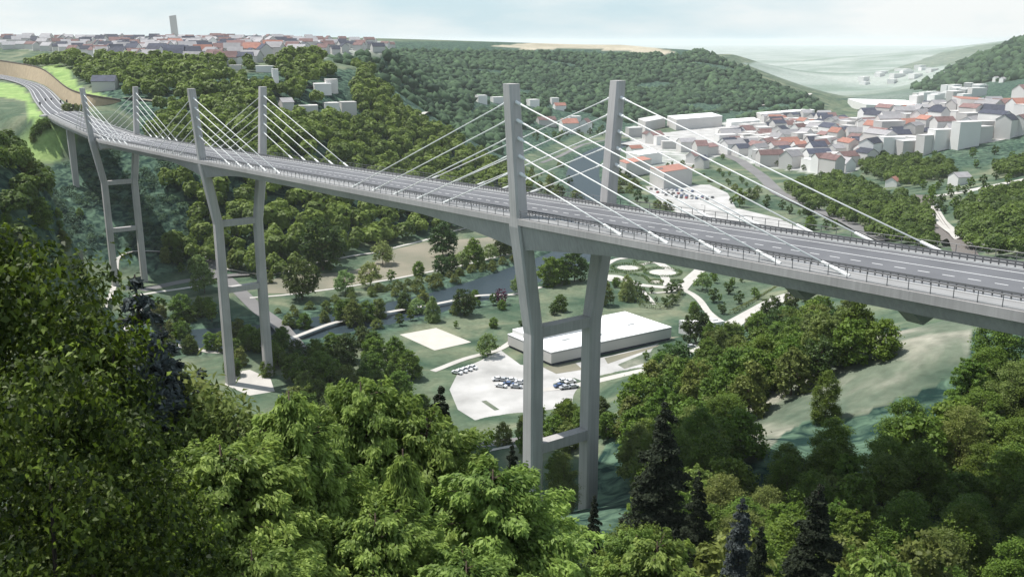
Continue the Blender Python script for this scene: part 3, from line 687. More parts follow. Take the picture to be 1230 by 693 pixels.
def make_conifer(H, Rr, n, size, leafm, seed, gap=.35):
    r_ = np.random.RandomState(seed); P = []; D = []
    nw = int(H / .62); mb = MB(); mb.tube([(0, 0, -1.5), (0, 0, H * .5), (0, 0, H * .98)], [H * .018, H * .011, .03], 7)
    for w in range(nw):
        t = (w + .5) / nw; z = H * (.08 + .9 * t); rr = Rr * (1 - t) ** .62 * r_.uniform(.75, 1.15); nb = r_.randint(5, 8)
        for b in range(nb):
            an = r_.uniform(0, 2 * pi); L = rr * r_.uniform(.6, 1.15); m = max(3, int(n * (L / Rr) / (nw * 3.2)))
            s = np.sqrt(r_.uniform(0.02, 1, m)); x = s * L; sp = .30 * L * (1 - s * .7) + .06
            off = r_.normal(0, 1, m) * sp; P.append(np.stack([cos(an) * x - sin(an) * off, sin(an) * x + cos(an) * off, z - .22 * x - .12 * x * x / Rr + r_.normal(0, .08, m)], 1))
            D.append(np.stack([np.full(m, cos(an) * .4), np.full(m, sin(an) * .4), np.ones(m)], 1))
            if b % 2 == 0: mb.tube([(0, 0, z), (cos(an) * L * .9, sin(an) * L * .9, z - .28 * L)], [.05, .015], 4)
    P = np.concatenate(P); D = np.concatenate(D); V, F = leaves(P, D, size, r_, .38, .5)
    return dict(crown=npmesh('crown', V, F, leafm, attr=r_.uniform(0, 1, len(F))), trunk=mb.mesh('trunk', 'bark_dark', True), H=H, kind='conifer')
def make_feather(H, Rr, n, size, leafm, seed, power=.6, droop=.5, limbs=150, aspect=.32):
    """broadleaf tree of arching limbs whose leaves hang in feathery plumes"""
    r_ = np.random.RandomState(seed); P = []; D = []; A = []; TI = []; mb = MB(); mb.tube([(0, 0, -1.5), (0, 0, H * .5), (0, 0, H * .96)], [H * .02, H * .012, .03], 7)
    for w in range(limbs):
        t = (w + r_.uniform(0, 1)) / limbs; z = H * (.04 + .95 * t); L = Rr * ((1 - t) ** power + .06) * r_.uniform(.6, 1.12); an = w * 2.39996 + r_.uniform(-.4, .4)
        up = r_.uniform(.25, .6) * (1 + .4 * t); m = int(n / limbs * (L / Rr + .25) * 1.15); s = r_.uniform(.12, 1, m) ** .8; x = s * L
        zz = z - H * .05 + up * x - droop * (up + .35) * x * x / max(L, .5); sp = (.20 * L * np.sin(pi * np.clip(s, 0, .96)) + .16); off = r_.uniform(-1, 1, m); o = off * sp
        ca, sa = cos(an), sin(an); ts = up - 2 * droop * (up + .35) * x / max(L, .5)
        P.append(np.stack([ca * x - sa * o, sa * x + ca * o, zz - .28 * np.abs(off) ** 1.5 * sp - np.abs(r_.normal(0, .22, m)) + r_.normal(0, .08, m)], 1))
        ax = np.stack([ca - sa * off * .9, sa + ca * off * .9, ts - .45 * np.abs(off) - .25], 1) + r_.normal(0, .55, (m, 3)); A.append(ax / np.linalg.norm(ax, axis=1)[:, None])
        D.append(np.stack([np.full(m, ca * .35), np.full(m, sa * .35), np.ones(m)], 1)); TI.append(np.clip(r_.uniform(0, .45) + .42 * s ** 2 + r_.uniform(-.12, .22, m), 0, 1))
        if w % 2 == 0: xs = [0, .5 * L, .9 * L]; mb.tube([(ca * q, sa * q, z - H * .05 + up * q - droop * (up + .35) * q * q / max(L, .5) - .12) for q in xs], [.07, .04, .012], 4)
    P, D, A = np.concatenate(P), np.concatenate(D), np.concatenate(A); V, F = leaves(P, D, size, r_, aspect, .55, axis=A)
    return dict(crown=npmesh('crown', V, F, leafm, attr=np.concatenate(TI)), trunk=mb.mesh('trunk', 'bark', True), H=H, kind='broadleaf_tree')
T = {}
for k in range(4):
    T['mid%d' % k] = make_tree('m', 'broadleaf_tree', 10, 4.1 + .3 * (k % 2), ('round', 'oval', 'dome', 'round')[k], 5200, .62, 'leaf_mid', 20 + k, z0=(.14, .1, .08, .18)[k], nl=20 + 3 * k)
    T['olive%d' % k] = make_tree('o', 'broadleaf_tree', 10, 3.7, ('oval', 'round', 'dome', 'oval')[k], 4800, .55, 'leaf_olive', 40 + k, z0=.12, nl=18 + 3 * k)
for k in range(2):
    T['pale%d' % k] = make_tree('p', 'broadleaf_tree', 10, 4.6, 'dome', 2600, .7, 'leaf_pale', 60 + k, z0=.32)
    T['dark%d' % k] = make_tree('d', 'broadleaf_tree', 10, 4.0, ('round', 'oval')[k], 4200, .62, 'leaf_dark', 70 + k, z0=.22)
    T['con%d' % k] = make_conifer(14, 3.2, 9000, .42, 'needle_dark', 80 + k)
    T['blue%d' % k] = make_conifer(12, 3.0, 7000, .40, 'needle_blue', 84 + k)
T['round'] = make_tree('r', 'broadleaf_tree', 10, 4.4, 'round', 4500, .6, 'leaf_dark', 90, z0=.3, nl=40)
T['poplar'] = make_tree('q', 'broadleaf_tree', 10, 1.9, 'oval', 2500, .55, 'leaf_mid', 91, z0=.08, nl=30)
T['willow'] = make_tree('w', 'broadleaf_tree', 10, 3.4, 'oval', 5000, .7, 'leaf_pale', 92, z0=.08, nl=30, aspect=.3, droop=1)
T['bush'] = make_tree('b', 'bush', 5, 3.4, 'dome', 1500, .6, 'leaf_olive', 93, z0=.02, nl=14)
T['purple'] = make_tree('b', 'broadleaf_tree', 10, 3.6, 'round', 1500, .7, 'leaf_purple', 94, z0=.2)
T['small'] = make_tree('s', 'broadleaf_tree', 10, 3.6, 'round', 900, 1.1, 'leaf_mid', 95, z0=.3, nl=12)
T['smalldark'] = make_tree('s', 'broadleaf_tree', 10, 3.9, 'round', 900, 1.1, 'leaf_dark', 96, z0=.3, nl=12)
T['smallcon'] = make_conifer(14, 3.2, 1600, .9, 'needle_dark', 97)
# close trees, leaf by leaf
T['maple0'] = make_tree('M', 'broadleaf_tree', 17, 5.0, 'round', 34000, .26, 'leaf_maple', 101, z0=.1, nl=60, aspect=.5, tilt=.6, barkm='bark_dark', spray=16, star=True, ragged=1.6)
T['maple1'] = make_tree('M', 'broadleaf_tree', 16, 4.6, 'oval', 30000, .26, 'leaf_maple', 102, z0=.08, nl=52, aspect=.5, tilt=.6, barkm='bark_dark', spray=16, star=True, ragged=1.6)
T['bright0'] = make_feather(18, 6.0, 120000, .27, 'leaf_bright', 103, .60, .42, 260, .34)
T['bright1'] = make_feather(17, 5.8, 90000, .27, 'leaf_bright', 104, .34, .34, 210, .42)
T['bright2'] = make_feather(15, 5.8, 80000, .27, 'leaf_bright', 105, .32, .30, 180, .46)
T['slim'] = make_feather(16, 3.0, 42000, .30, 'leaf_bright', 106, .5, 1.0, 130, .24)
for k in range(3):
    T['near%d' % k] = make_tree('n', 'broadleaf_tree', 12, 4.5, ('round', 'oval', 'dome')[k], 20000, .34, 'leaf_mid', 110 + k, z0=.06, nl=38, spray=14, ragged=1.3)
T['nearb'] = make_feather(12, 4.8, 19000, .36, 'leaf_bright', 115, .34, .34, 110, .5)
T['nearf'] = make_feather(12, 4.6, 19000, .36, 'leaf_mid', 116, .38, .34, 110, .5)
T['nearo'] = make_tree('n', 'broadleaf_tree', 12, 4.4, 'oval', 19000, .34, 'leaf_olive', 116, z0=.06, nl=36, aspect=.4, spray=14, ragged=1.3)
T['conbig'] = make_conifer(20, 4.2, 46000, .38, 'needle_dark', 120)
T['bluebig'] = make_conifer(18, 3.9, 34000, .36, 'needle_blue', 121)
NT = [0]
def plant(key, x, y, H, label, cat='tree', group=None, name=None, z=None, wide=1.0):
    t = T[key]; z = H1(x, y) if z is None else z; s = H / t['H']
    o = empty(name or t['kind'], (x, y, z - .1), rnd.uniform(0, 2 * pi), label=label, cat=cat, group=group); o.scale = (s * wide, s * wide, s)
    link('trunk', t['trunk'], o); link('crown', t['crown'], o); NT[0] += 1; return o
def top(u, v, H, ymin=8):
    p = G(u, v, H, ymin); return p
def by_base(key, u, v, hpx, label, **k):
    p = G(u, v); dep = p[1] * CP - (p[2] - ZC) * SP
    return plant(key, p[0], p[1], hpx * dep / FP * 1.04, label, **k)

# foreground trees (u of the axis, v of the top, height, kind)
FG = [
 ('maple0', 12, 280, 12, 27, 'big dark maple with sunlit upper leaves filling the lower corner below the side pier'),
 ('maple1', 72, 368, 8, 29, 'dark maple with bright fringe in front of the blue-grey spruces'),
 ('maple1', -70, 270, 13, 26, 'dark maple cut by the picture edge beside the big corner maple'),
 ('maple0', 40, 430, 9, 21, 'shaded maple low under the big corner maple'),
 ('maple1', 112, 490, 9, 26, 'shaded maple between the corner maple and the low olive tree'),
 ('maple0', 95, 560, 9, 21, 'deeply shaded maple at the very bottom under the corner maple'),
 ('maple1', 185, 560, 9, 25, 'shaded maple beside the green tree left of the drooping tree'),
 ('bright0', 345, 446, 19, 38, 'bright green drooping tree with pointed top, most prominent in front of the bridge'),
 ('bright1', 262, 512, 17, 34, 'bright green tree on the shaded side of the drooping tree'),
 ('bright1', 432, 438, 18, 47, 'bright green tree behind the shoulder of the drooping tree, below the valley grove'),
 ('bright2', 512, 484, 17, 47, 'bright green tree with flat sprays between the drooping tree and the nearer tower leg'),
 ('bright2', 592, 548, 17, 44, 'bright green tree directly in front of the foot of the nearer tower leg'),
 ('bright2', 450, 600, 14, 36, 'bright green tree low below the flat sprays'),
 ('slim', 483, 520, 16, 38, 'slim drooping pale green tree with hanging twigs beside the pointed bright tree'),
 ('bright2', 640, 600, 13, 50, 'bright green tree at the foot of the tower, beside a small dark conifer'),
 ('bright1', 640, 655, 12, 42, 'bright green crown at the bottom edge below the tower'),
 ('bright2', 560, 660, 12, 34, 'bright green crown at the bottom edge below the flat sprays'),
 ('bright2', 765, 632, 12, 60, 'bright green tree right of the farther tower leg base'),
 ('bright1', 300, 640, 12, 26, 'green crown at the bottom edge under the drooping tree'),
 ('bluebig', 160, 314, 17, 50, 'blue-grey spruce with thin top in front of the farthest tower'),
 ('bluebig', 192, 378, 15, 52, 'blue-grey spruce half hidden behind the corner maple'),
 ('bluebig', 240, 430, 12, 60, 'low blue-grey spruce in front of the middle tower'),
 ('nearo', 205, 440, 12, 52, 'olive tree between the blue-grey spruces and the middle tower'),
 ('nearo', 262, 470, 11, 50, 'olive tree at the foot of the middle tower legs'),
 ('conbig', 528, 455, 15, 78, 'dark spruce at the corner of the car park'),
 ('conbig', 615, 528, 10, 88, 'small dark conifer touching the nearer tower leg'),
 ('conbig', 714, 590, 9, 92, 'small dark conifer touching the foot of the farther tower leg'),
 ('conbig', 800, 476, 20, 104, 'tall dark spruce standing right of the main tower'),
 ('conbig', 985, 574, 19, 74, 'tall dark spruce low on the wooded hillside, tallest conifer under the bare slope'),
 ('bluebig', 893, 590, 14, 72, 'blue-grey spruce between the two tall dark spruces'),
 ('conbig', 915, 625, 12, 66, 'small dark spruce beside the blue-grey spruce'),
 ('conbig', 840, 560, 14, 90, 'dark spruce halfway between the tall spruce and the blue-grey spruce'),
 ('nearb', 790, 640, 13, 58, 'bright tree at the bottom edge under the tall dark spruce'),
 ('nearb', 1060, 655, 12, 60, 'bright tree at the bottom edge right of the lower dark spruce'),
 ('near1', 996, 446, 8, 178, 'lone dark green tree standing on the bare grassy slope'),
 ('nearo', 677, 543, 9, 172, 'small olive tree between the two legs of the main tower'),
]
PLACED = []
for key, u, v, Hh, Y, lab in FG:
    p = at(u, v, Y); g = H1(p[0], p[1]); Hh2 = max(6, p[2] - g)
    # keep the tree rooted on the slope and its top where the photograph has it
    plant(key, p[0], p[1], Hh2, lab, wide=(1.0 if key == 'conbig' and u in (800, 985) else min(1.3, max(.62 if 'm' in key[:1] or Hh2 < 24 else .8, Hh / Hh2)))); PLACED.append((p[0], p[1], 6.5 if 'con' in key or 'blue' in key else 4.0))
def scatter(poly, off, rmin, n, ymin=8, ymax=1e9, seed=0, avoid=True):
    r_ = np.random.RandomState(seed); P = np.array(poly); out = []; lo, hi = P.min(0), P.max(0)
    # march a coarse set of sight lines, then throw darts in world space
    cand = []
    tries = 0
    while len(cand) < n * 5 and tries < 60:
        u = r_.uniform(lo[0], hi[0], 400); v = r_.uniform(lo[1], hi[1], 400); k = inpoly(u, v, poly); u, v = u[k], v[k]; tries += 1
        for a, b in zip(u, v): cand.append((a, b))
    cand = cand[:n * 5]
    for a, b in cand:
        p = G(a, b, off, ymin)
        if p is None or p[1] > ymax: continue
        q = p[:2]
        if any((q[0] - o[0]) ** 2 + (q[1] - o[1]) ** 2 < rmin * rmin for o in out): continue
        if avoid and any((q[0] - o[0]) ** 2 + (q[1] - o[1]) ** 2 < o[2] ** 2 for o in PLACED): continue
        out.append((q[0], q[1]))
        if len(out) >= n: break
    return out
# the wooded hillside on the viewer's side
RH = [(760,700),(755,650),(765,560),(752,490),(780,450),(840,402),(885,385),(925,372),(985,362),(1040,368),(1085,385),(1060,395),(1000,415),(950,438),(905,470),(895,500),(880,540),(915,560),(960,530),(1000,520),(1040,525),(1085,508),(1118,490),(1152,475),(1168,440),(1176,398),(1260,405),(1290,700)]
kinds = ['near0', 'near1', 'near2', 'nearb', 'nearf', 'nearf', 'nearo', 'near0', 'near2', 'nearo', 'mid0', 'mid1', 'olive0']
pts = scatter(RH, 8, 6.0, 215, ymin=66, seed=5)
pts.sort(key=lambda p: p[1])
for i, (x, y) in enumerate(pts):
    f = min(1, y / 150); Hh = rnd.uniform(8.5, 13.5); k = rnd.choice(kinds) if y < 190 else rnd.choice(['mid0', 'mid1', 'mid2', 'mid3', 'olive0', 'olive1', 'olive2', 'dark0'])
    tone = {'b': 'bright green', 'o': 'olive green', 'd': 'dark green'}.get(k[4:5] if k.startswith('near') else ('o' if k.startswith('ol') else 'd' if k.startswith('da') else ''), 'mid green')
    plant(k, x, y, Hh, tone + ' broadleaf tree in the dense wood on the near hillside', group='trees of the near hillside wood', wide=rnd.uniform(.85, 1.1))
print('hillside', len(pts))
# grove in front of the car park, left of the tower
pts = scatter([(345,470),(352,420),(395,402),(440,398),(490,412),(500,440),(480,470),(520,495),(505,520),(430,500),(345,500)], 6, 7.5, 46, ymin=150, seed=6)
for x, y in pts: plant(rnd.choice(['mid0', 'mid1', 'mid2', 'olive1', 'dark0']), x, y, rnd.uniform(8, 12), 'green broadleaf tree in the grove between the car park and the middle tower', group='trees of the valley grove')
pts = scatter([(600,515),(645,496),(735,486),(750,500),(705,522),(640,524)], 5, 7, 16, ymin=150, seed=8)
for x, y in pts: plant(rnd.choice(['mid0', 'mid3', 'olive0', 'dark1']), x, y, rnd.uniform(6.5, 9.5), 'green broadleaf tree in the belt along the lower edge of the car park', group='trees below the car park')
# trees of the valley floor, one by one: kind, u, v of the foot, height in pixels, label
VT = [
 ('round',363,360,46,'lone round dark tree beside the white path across the field'),('dark0',388,325,60,'tall dark tree at the field corner near the middle tower'),
 ('pale0',460,318,28,'pale green tree standing alone on the brown field'),('pale1',445,345,30,'large pale green tree on the white path, nearest the river bend'),
 ('pale0',415,353,28,'pale green tree on the white path, next to the lone round dark tree'),('small',470,338,14,'small round tree beside the path below the pale field tree'),
 ('mid1',503,331,17,'small leafy tree on the far path, midway along the brown field'),('dark1',532,308,40,'tallest dark tree on the brown field'),
 ('dark0',530,330,24,'dark tree in front of the tallest field tree'),('dark1',543,326,20,'dark tree just right of the pair on the field path'),
 ('pale0',555,322,20,'small pale tree between the dark pair and the broad green tree'),('mid2',569,320,33,'broad green tree on the riverbank path'),
 ('pale1',589,313,20,'pale tree right of the broad green tree'),('dark0',601,308,24,'dark tree on the riverbank next to the main tower'),('olive0',612,304,22,'olive tree touching the main tower leg on the far bank'),
 ('dark0',558,379,32,'dark tree with its shadow on the lawn above the sports court'),('willow',520,386,30,'wide yellow-green tree on the lawn above the court'),
 ('pale0',501,380,22,'small pale tree beside the wide yellow-green tree'),('dark1',486,377,26,'dark oval tree on the near river path'),('olive1',508,368,20,'olive tree behind the dark oval tree'),
 ('olive2',425,395,34,'olive tree, left one of the cluster by the river'),('mid0',440,390,28,'green tree at the middle of the cluster by the river'),('olive0',456,385,27,'green tree, right one of the cluster by the river'),('mid3',414,390,30,'dark tree at the edge of the cluster by the river'),
 ('small',548,394,9,'tiny tree on the lawn next to the sports court'),('mid0',593,394,13,'small green tree alone on the lawn left of the tower'),
 ('pale1',586,428,28,'yellow-green tree at the corner of the car park pavement'),('purple',602,366,20,'purple-leaved tree beside the river path'),('mid1',603,372,12,'small green tree under the purple tree'),
 ('pale0',624,352,22,'pale tree by the river touching the tower leg'),('small',575,368,8,'tiny tree on the near river path'),('mid0',571,361,13,'small tree on the water edge'),
 ('smalldark',626,392,9,'tiny dark tree beside the hall corner'),('mid0',660,343,34,'large green tree between the tower legs beyond the lawn'),('mid2',674,340,30,'green tree in the middle of the trio between the tower legs'),('dark1',690,338,38,'tall dark tree of the trio between the tower legs'),
 ('dark0',665,378,14,'small dark tree behind the upper crossbeam'),('mid1',673,374,20,'green tree rising above the upper crossbeam'),('olive2',726,367,30,'olive tree right beside the farther tower leg'),
 ('willow',753,361,31,'light green columnar tree in the park beside the hedge garden'),('mid3',740,345,12,'low tree at the round garden path'),
 ('pale1',844,349,22,'pale round tree on the park lawn by the diagonal path'),('small',859,340,11,'small tree behind the pale park tree'),('smalldark',875,353,16,'small dark standard tree high on the park lawn'),('smalldark',857,363,17,'small dark standard tree in the middle of the park lawn'),
 ('smalldark',887,365,15,'small standard tree beside the long hedge'),('smalldark',867,377,14,'small standard tree nearest the little white building'),('small',906,357,12,'small standard tree at the end of the park lawn'),('small',890,339,8,'tiny standard tree under the bridge deck'),
 ('mid1',833,376,14,'leafy tree top just behind the little white building'),('dark1',836,412,42,'tall dark tree in front of the little white building'),('mid2',852,412,26,'green tree right of the tall dark tree'),('mid0',863,408,18,'small green tree at the corner of the little white building'),
 ('dark0',926,386,30,'large dark tree on the light road, nearer the wood'),('dark1',950,372,24,'dark tree in the row on the light road'),('mid0',967,362,16,'dark tree at the end of the row under the deck'),
 ('mid3',885,409,20,'green tree at the wood edge by the little white building'),('olive1',901,400,20,'green tree on the verge at the start of the row'),
 ('smalldark',806,424,11,'small dark tree on the verge below the hall'),('small',776,432,11,'small tree on the striped verge below the hall'),('mid0',690,428,12,'small tree against the long hall front'),
 ('mid2',668,575,34,'round tree on the grass between the main tower feet'),
 ('pale0',238,330,24,'pale tree beside the road junction under the middle tower'),('pale1',246,352,32,'tall pale tree beside the little road wall'),('olive0',200,316,20,'olive tree at the path bend under the farthest tower'),('dark0',213,318,20,'dark bushy tree at the path bend'),
 ('small',218,328,12,'small bright tree by the path bend'),('olive1',190,390,26,'green tree right beside the blue spruce'),('mid0',219,386,32,'green tree in front of the pale pair'),('mid2',241,380,24,'green tree in the riverside group'),
 ('olive2',206,408,24,'olive tree near the river under the farthest tower'),('mid3',219,410,24,'green tree near the river beside the olive one'),('dark0',225,424,18,'small dark tree leaning over the river'),('dark1',206,425,18,'small round dark tree on the near bank'),
 ('smalldark',188,424,9,'tiny dark tree on the near bank path'),('mid0',254,420,22,'green tree on the near bank beside the tower leg'),('olive0',288,412,30,'green tree between the legs of the middle tower'),('mid1',300,418,28,'green tree between the middle tower legs, nearer the bank'),
 ('olive3',281,322,22,'olive tree between the middle tower legs on the far side'),('mid2',311,318,20,'green tree touching the middle tower leg'),('olive1',323,340,16,'small olive tree by the field path'),
 ('olive0',348,398,22,'olive tree on the riverbank right of the middle tower'),('mid1',366,398,22,'green tree on the riverbank, second from the middle tower'),('olive2',390,391,18,'olive tree on the riverbank, third from the middle tower'),('mid0',338,418,26,'green tree before the valley grove'),
 ('small',888,249,22,'pale leafy tree at the edge of the upper yard'),('smalldark',901,242,15,'dark tree on the planted strip beyond the deck'),('smalldark',920,250,11,'small dark tree on the planted strip'),('smalldark',939,252,11,'round dark tree along the curved road'),('smalldark',948,257,11,'round dark tree next in the row along the curved road'),
 ('small',960,259,7,'tiny tree along the curved road'),('dark1',971,262,20,'tall dark tree along the curved road'),('mid1',973,276,16,'bushy green tree just above the deck railing'),('smalldark',992,276,13,'dark tree near the end of the curved road'),('small',1002,276,12,'small tree near the end of the curved road'),('smalldark',879,245,8,'tiny dark tree by the upper yard'),
 ('dark0',984,178,15,'dark tree among the lowest town houses'),('smalldark',922,243,9,'tiny tree behind the planted strip'),
]
for key, u, v, hp, lab in VT: by_base(key, u, v, hp, lab)
for i, (u, v, h) in enumerate([(905,192,7),(932,200,8),(948,206,8),(965,205,7),(1004,212,8),(1018,206,9),(1040,210,8),(1122,190,9),(1168,190,12),(1195,186,11),(1215,192,10),(868,192,7),(850,200,7),(1172,202,10),(1098,206,9),(1128,226,12),(1140,232,11),(1166,226,13),(1180,222,12),(1120,240,12),(1108,228,12),(1196,216,12),(1210,222,13)]):
    by_base('small' if i % 3 else 'smalldark', u, v, h, 'small round tree dotted between the town houses and the woods below the terrace', group='small trees around the lower town')
# hedge garden
for i, (u, v, h) in enumerate([(765,350,13),(770,357,13),(776,363,11),(783,352,8),(800,352,9),(806,351,13),(814,353,15),(799,368,13),(808,366,13),(788,362,6)]):
    by_base('smalldark', u, v, h, 'small clipped dark tree inside the angular hedge garden', group='clipped trees of the hedge garden')
def hedge(pts, w, h, label, group=None):
    P = np.array([atz(u, v, 0)[:2] for u, v in pts]); Q = resample(P, 1.0); c = Q[0]; V_ = []; D_ = []
    r_ = np.random.RandomState(len(pts) * 7 + int(pts[0][0]))
    for p in Q:
        n = 26; a = r_.uniform(-w / 2, w / 2, n); z = r_.uniform(.1, h, n); sd = r_.rand(n) < .55; a = np.where(sd, np.sign(a) * w / 2, a); z = np.where(sd, z, h)
        V_.append(np.stack([p[0] - c[0] + a + r_.normal(0, .15, n), p[1] - c[1] + r_.uniform(-.6, .6, n) + a * .6, z], 1)); D_.append(np.stack([np.sign(a) * .7, np.zeros(n) - .4, np.where(sd, .3, 1)], 1))
    V2, F2 = leaves(np.concatenate(V_), np.concatenate(D_), .55, r_, .7, .5)
    o = link('hedge', npmesh('hedge', V2, F2, 'leaf_hedge', attr=r_.uniform(0, 1, len(F2))), loc=(c[0], c[1], 0)); tag(o, label, 'hedge', group)
hedge([(878,379),(895,371),(915,360),(932,350)], 2.4, 2.6, 'long straight clipped hedge along the light road')
hedge([(759,350),(765,361),(772,369),(790,371),(803,371),(811,364),(819,354)], 2.0, 2.6, 'tall angular hedge wrapping the small garden')
def ring(u, v, ru, a0=0, a1=2 * pi, n=22): 
    c = atz(u, v, 0); r = abs(atz(u + ru, v, 0)[0] - c[0]); out = []
    for k in range(n + 1): 
        a = a0 + (a1 - a0) * k / n; q = px(c[0] + r * cos(a), c[1] + r * sin(a), 0.0); out.append((float(q[0]), float(q[1])))
    return out
hedge(ring(754,322,19), 1.1, .9, 'low round hedge around the jagged white plaza')
hedge(ring(796,327.5,22), 1.1, .9, 'low oval hedge around the middle white plaza')
hedge(ring(788,339,8), 1.0, .8, 'low round hedge ring on the valley side of the plaza path'); hedge(ring(813,339,7), 1.0, .8, 'low round hedge ring across the plaza path')
hedge(ring(772,315,11), 1.0, .8, 'low oval hedge near the deck above the jagged plaza')
hedge([(728,327),(745,328),(762,330),(774,333),(780,338)], 1.2, .9, 'low curved hedge between the plaza and the round path')
# riverside reeds and bushes
for i, (u, v) in enumerate([(490,342),(503,340),(515,338),(527,336),(540,333),(552,330),(566,327),(580,323),(592,320),(604,317),(616,314),(478,347),(455,350),(468,348),(626,311),(497,350),(520,346)]):
    by_base('bush', u, v, rnd.uniform(7, 11), 'yellow-green bush in the strip along the river beside the field', cat='bush', group='bushes on the far riverbank')
for i, (u, v) in enumerate([(742,214),(748,222),(754,217),(762,226),(768,233),(756,232),(766,243),(744,232),(776,244),(790,250),(734,240),(802,252),(684,222),(692,240),(672,236),(660,232)]):
    by_base('bush' if i % 2 else 'smalldark', u, v, rnd.uniform(8, 14), 'rounded dark green bush on the strip between the river and the service yard', cat='bush', group='bushes beyond the deck', name='bush')
for (u, v, h) in [(80,134,10),(85,134,9),(92,134,9),(98,134,8)]: by_base('bush', u, v, h, 'low bush at the foot of the tan retaining wall', cat='bush', group='bushes by the side road')
for (u, v, h, k) in [(50,158,14,'mid0'),(43,165,14,'mid2'),(56,154,12,'mid1'),(40,172,12,'olive0')]: by_base(k, u, v, h, 'bushy tree on the grass bank beside the abutment', group='bushy trees by the abutment')
for (u, v, h, k) in [(50,268,30,'mid1'),(33,212,24,'olive0'),(33,228,18,'mid0'),(70,262,12,'mid2'),(72,275,10,'mid3'),(74,285,10,'olive1'),(52,275,14,'mid2'),(8,255,14,'mid0'),(8,270,14,'mid1'),(78,300,22,'olive2'),(96,260,10,'mid1')]:
    by_base(k, u, v, h, 'scattered green tree on the dark slope below the side pier', group='scattered trees on the dark slope')
def fill(poly, n, rmin, kinds_, h0, h1, label, group, seed, off=2, name=None, cat='tree'):
    for x, y in scatter(poly, off, rmin, n, ymin=150, seed=seed):
        z = H1(x, y)
        if z > -.4: plant(rnd.choice(kinds_), x, y, rnd.uniform(h0, h1), label, cat=cat, group=group, name=name)
fill([(330,372),(400,356),(480,343),(560,327),(640,306),(640,314),(560,336),(480,353),(400,368),(330,384)], 34, 6, ['bush'], 2.5, 4.5, 'low bush in the belt between the brown field path and the river', 'bushes between field path and river', 71, 1, 'bush', 'bush')
fill([(410,398),(470,386),(540,372),(600,360),(600,364),(540,378),(470,392),(412,404)], 12, 9, ['bush', 'small'], 3, 6, 'small rounded shrub on the near river bank by the white path', 'shrubs on the near river bank', 72, 1, 'bush', 'bush')
fill([(175,372),(255,362),(262,392),(250,418),(185,410)], 16, 9, ['mid0', 'olive1', 'small', 'mid2'], 6, 10, 'green tree in the riverside group between the farthest and the middle tower', 'riverside trees between the towers', 73, 4)
fill([(262,395),(325,385),(345,420),(330,440),(265,440)], 14, 8, ['mid1', 'olive0', 'mid3'], 6, 10, 'green tree at the feet of the middle tower', 'trees at the feet of the middle tower', 74, 4)
fill([(800,188),(850,198),(886,212),(915,232),(905,240),(870,226),(835,210),(798,200)], 26, 9, ['bush', 'small'], 3, 6, 'shrub on the green bank inside the curved road', 'shrubs on the bank of the curved road', 75, 2, 'bush', 'bush')
fill([(640,200),(690,196),(676,214),(690,240),(730,252),(735,262),(640,246),(600,236)], 30, 9, ['small', 'bush', 'smalldark'], 4, 8, 'rounded tree on the river meadow behind the deck left of the water', 'meadow trees behind the deck', 76, 3)
fill([(1110,222),(1160,226),(1180,222),(1190,232),(1160,242),(1150,262),(1128,252),(1105,236)], 18, 9, ['small', 'smalldark'], 5, 9, 'small green tree beside the railway between the two town woods', 'trees between the town woods', 77, 3)
fill([(640,168),(700,168),(745,160),(740,150),(700,150),(640,158)], 24, 14, ['small', 'smalldark'], 6, 10, 'dark tree among the houses at the forest foot', 'trees at the forest foot', 78, 3)
fill([(850,330),(905,340),(925,352),(890,366),(850,372),(840,352)], 6, 16, ['smalldark', 'small'], 3.5, 5.5, 'small standard tree spaced over the sloping park lawn', 'standard trees on the park lawn', 79, 1)
print('trees', NT[0])

# ------------------------------------------------------------------ woods as masses
def mass(name, pts, H0, H1_, mat, nleaf, leaf, seed, label, cat, wid=.72):
    """one mesh of many simple leafy crowns"""
    r_ = np.random.RandomState(seed); base = []
    for k in range(6):
        d = r_.normal(0, 1, (nleaf * 2, 3)); d[:, 2] = np.where(d[:, 2] < -.5, -d[:, 2], d[:, 2]); d /= np.linalg.norm(d, axis=1)[:, None]; d = d[d[:, 2] > -.55][:nleaf]
        c_ = r_.normal(0, 1, (9, 3)); c_[:, 2] = np.abs(c_[:, 2]) * .8; c_ /= np.linalg.norm(c_, axis=1)[:, None]; bump = np.maximum.reduce([np.exp(-((d - q) ** 2).sum(1) / .14) for q in c_])
        rad = (.78 + .30 * bump) * r_.uniform(.94, 1.08, len(d)); P = d * rad[:, None] * [10 * wid * .62, 10 * wid * .62, 4.6 + .5 * (k % 3)] + [0, 0, 4.9]
        V_, F_ = leaves(P, d + [0, 0, .25], leaf, r_, .9, .30); base.append((V_, F_, r_.uniform(0, .25, len(F_)) + .22 * bump))
    VV = []; FF = []; AT = []; n = 0; zs = hgt([p[0] for p in pts], [p[1] for p in pts])
    for (x, y), z in zip(pts, zs):
        V_, F_, A_ = base[r_.randint(5)]; s = r_.uniform(H0, H1_) / 10; a = r_.uniform(0, 2 * pi); c, s_ = cos(a), sin(a); w = r_.uniform(.85, 1.25)
        W = V_ * [s * w, s * w, s]; W = np.stack([W[:, 0] * c - W[:, 1] * s_ + x, W[:, 0] * s_ + W[:, 1] * c + y, W[:, 2] + z - .2], 1)
        VV.append(W); FF.append(F_ + n); n += len(W); AT.append(A_ + r_.uniform(0, .55))
    o = link(name, npmesh(name, np.concatenate(VV), np.concatenate(FF), mat, attr=np.concatenate(AT))); tag(o, label, cat, kind='stuff'); return o
CNT = []
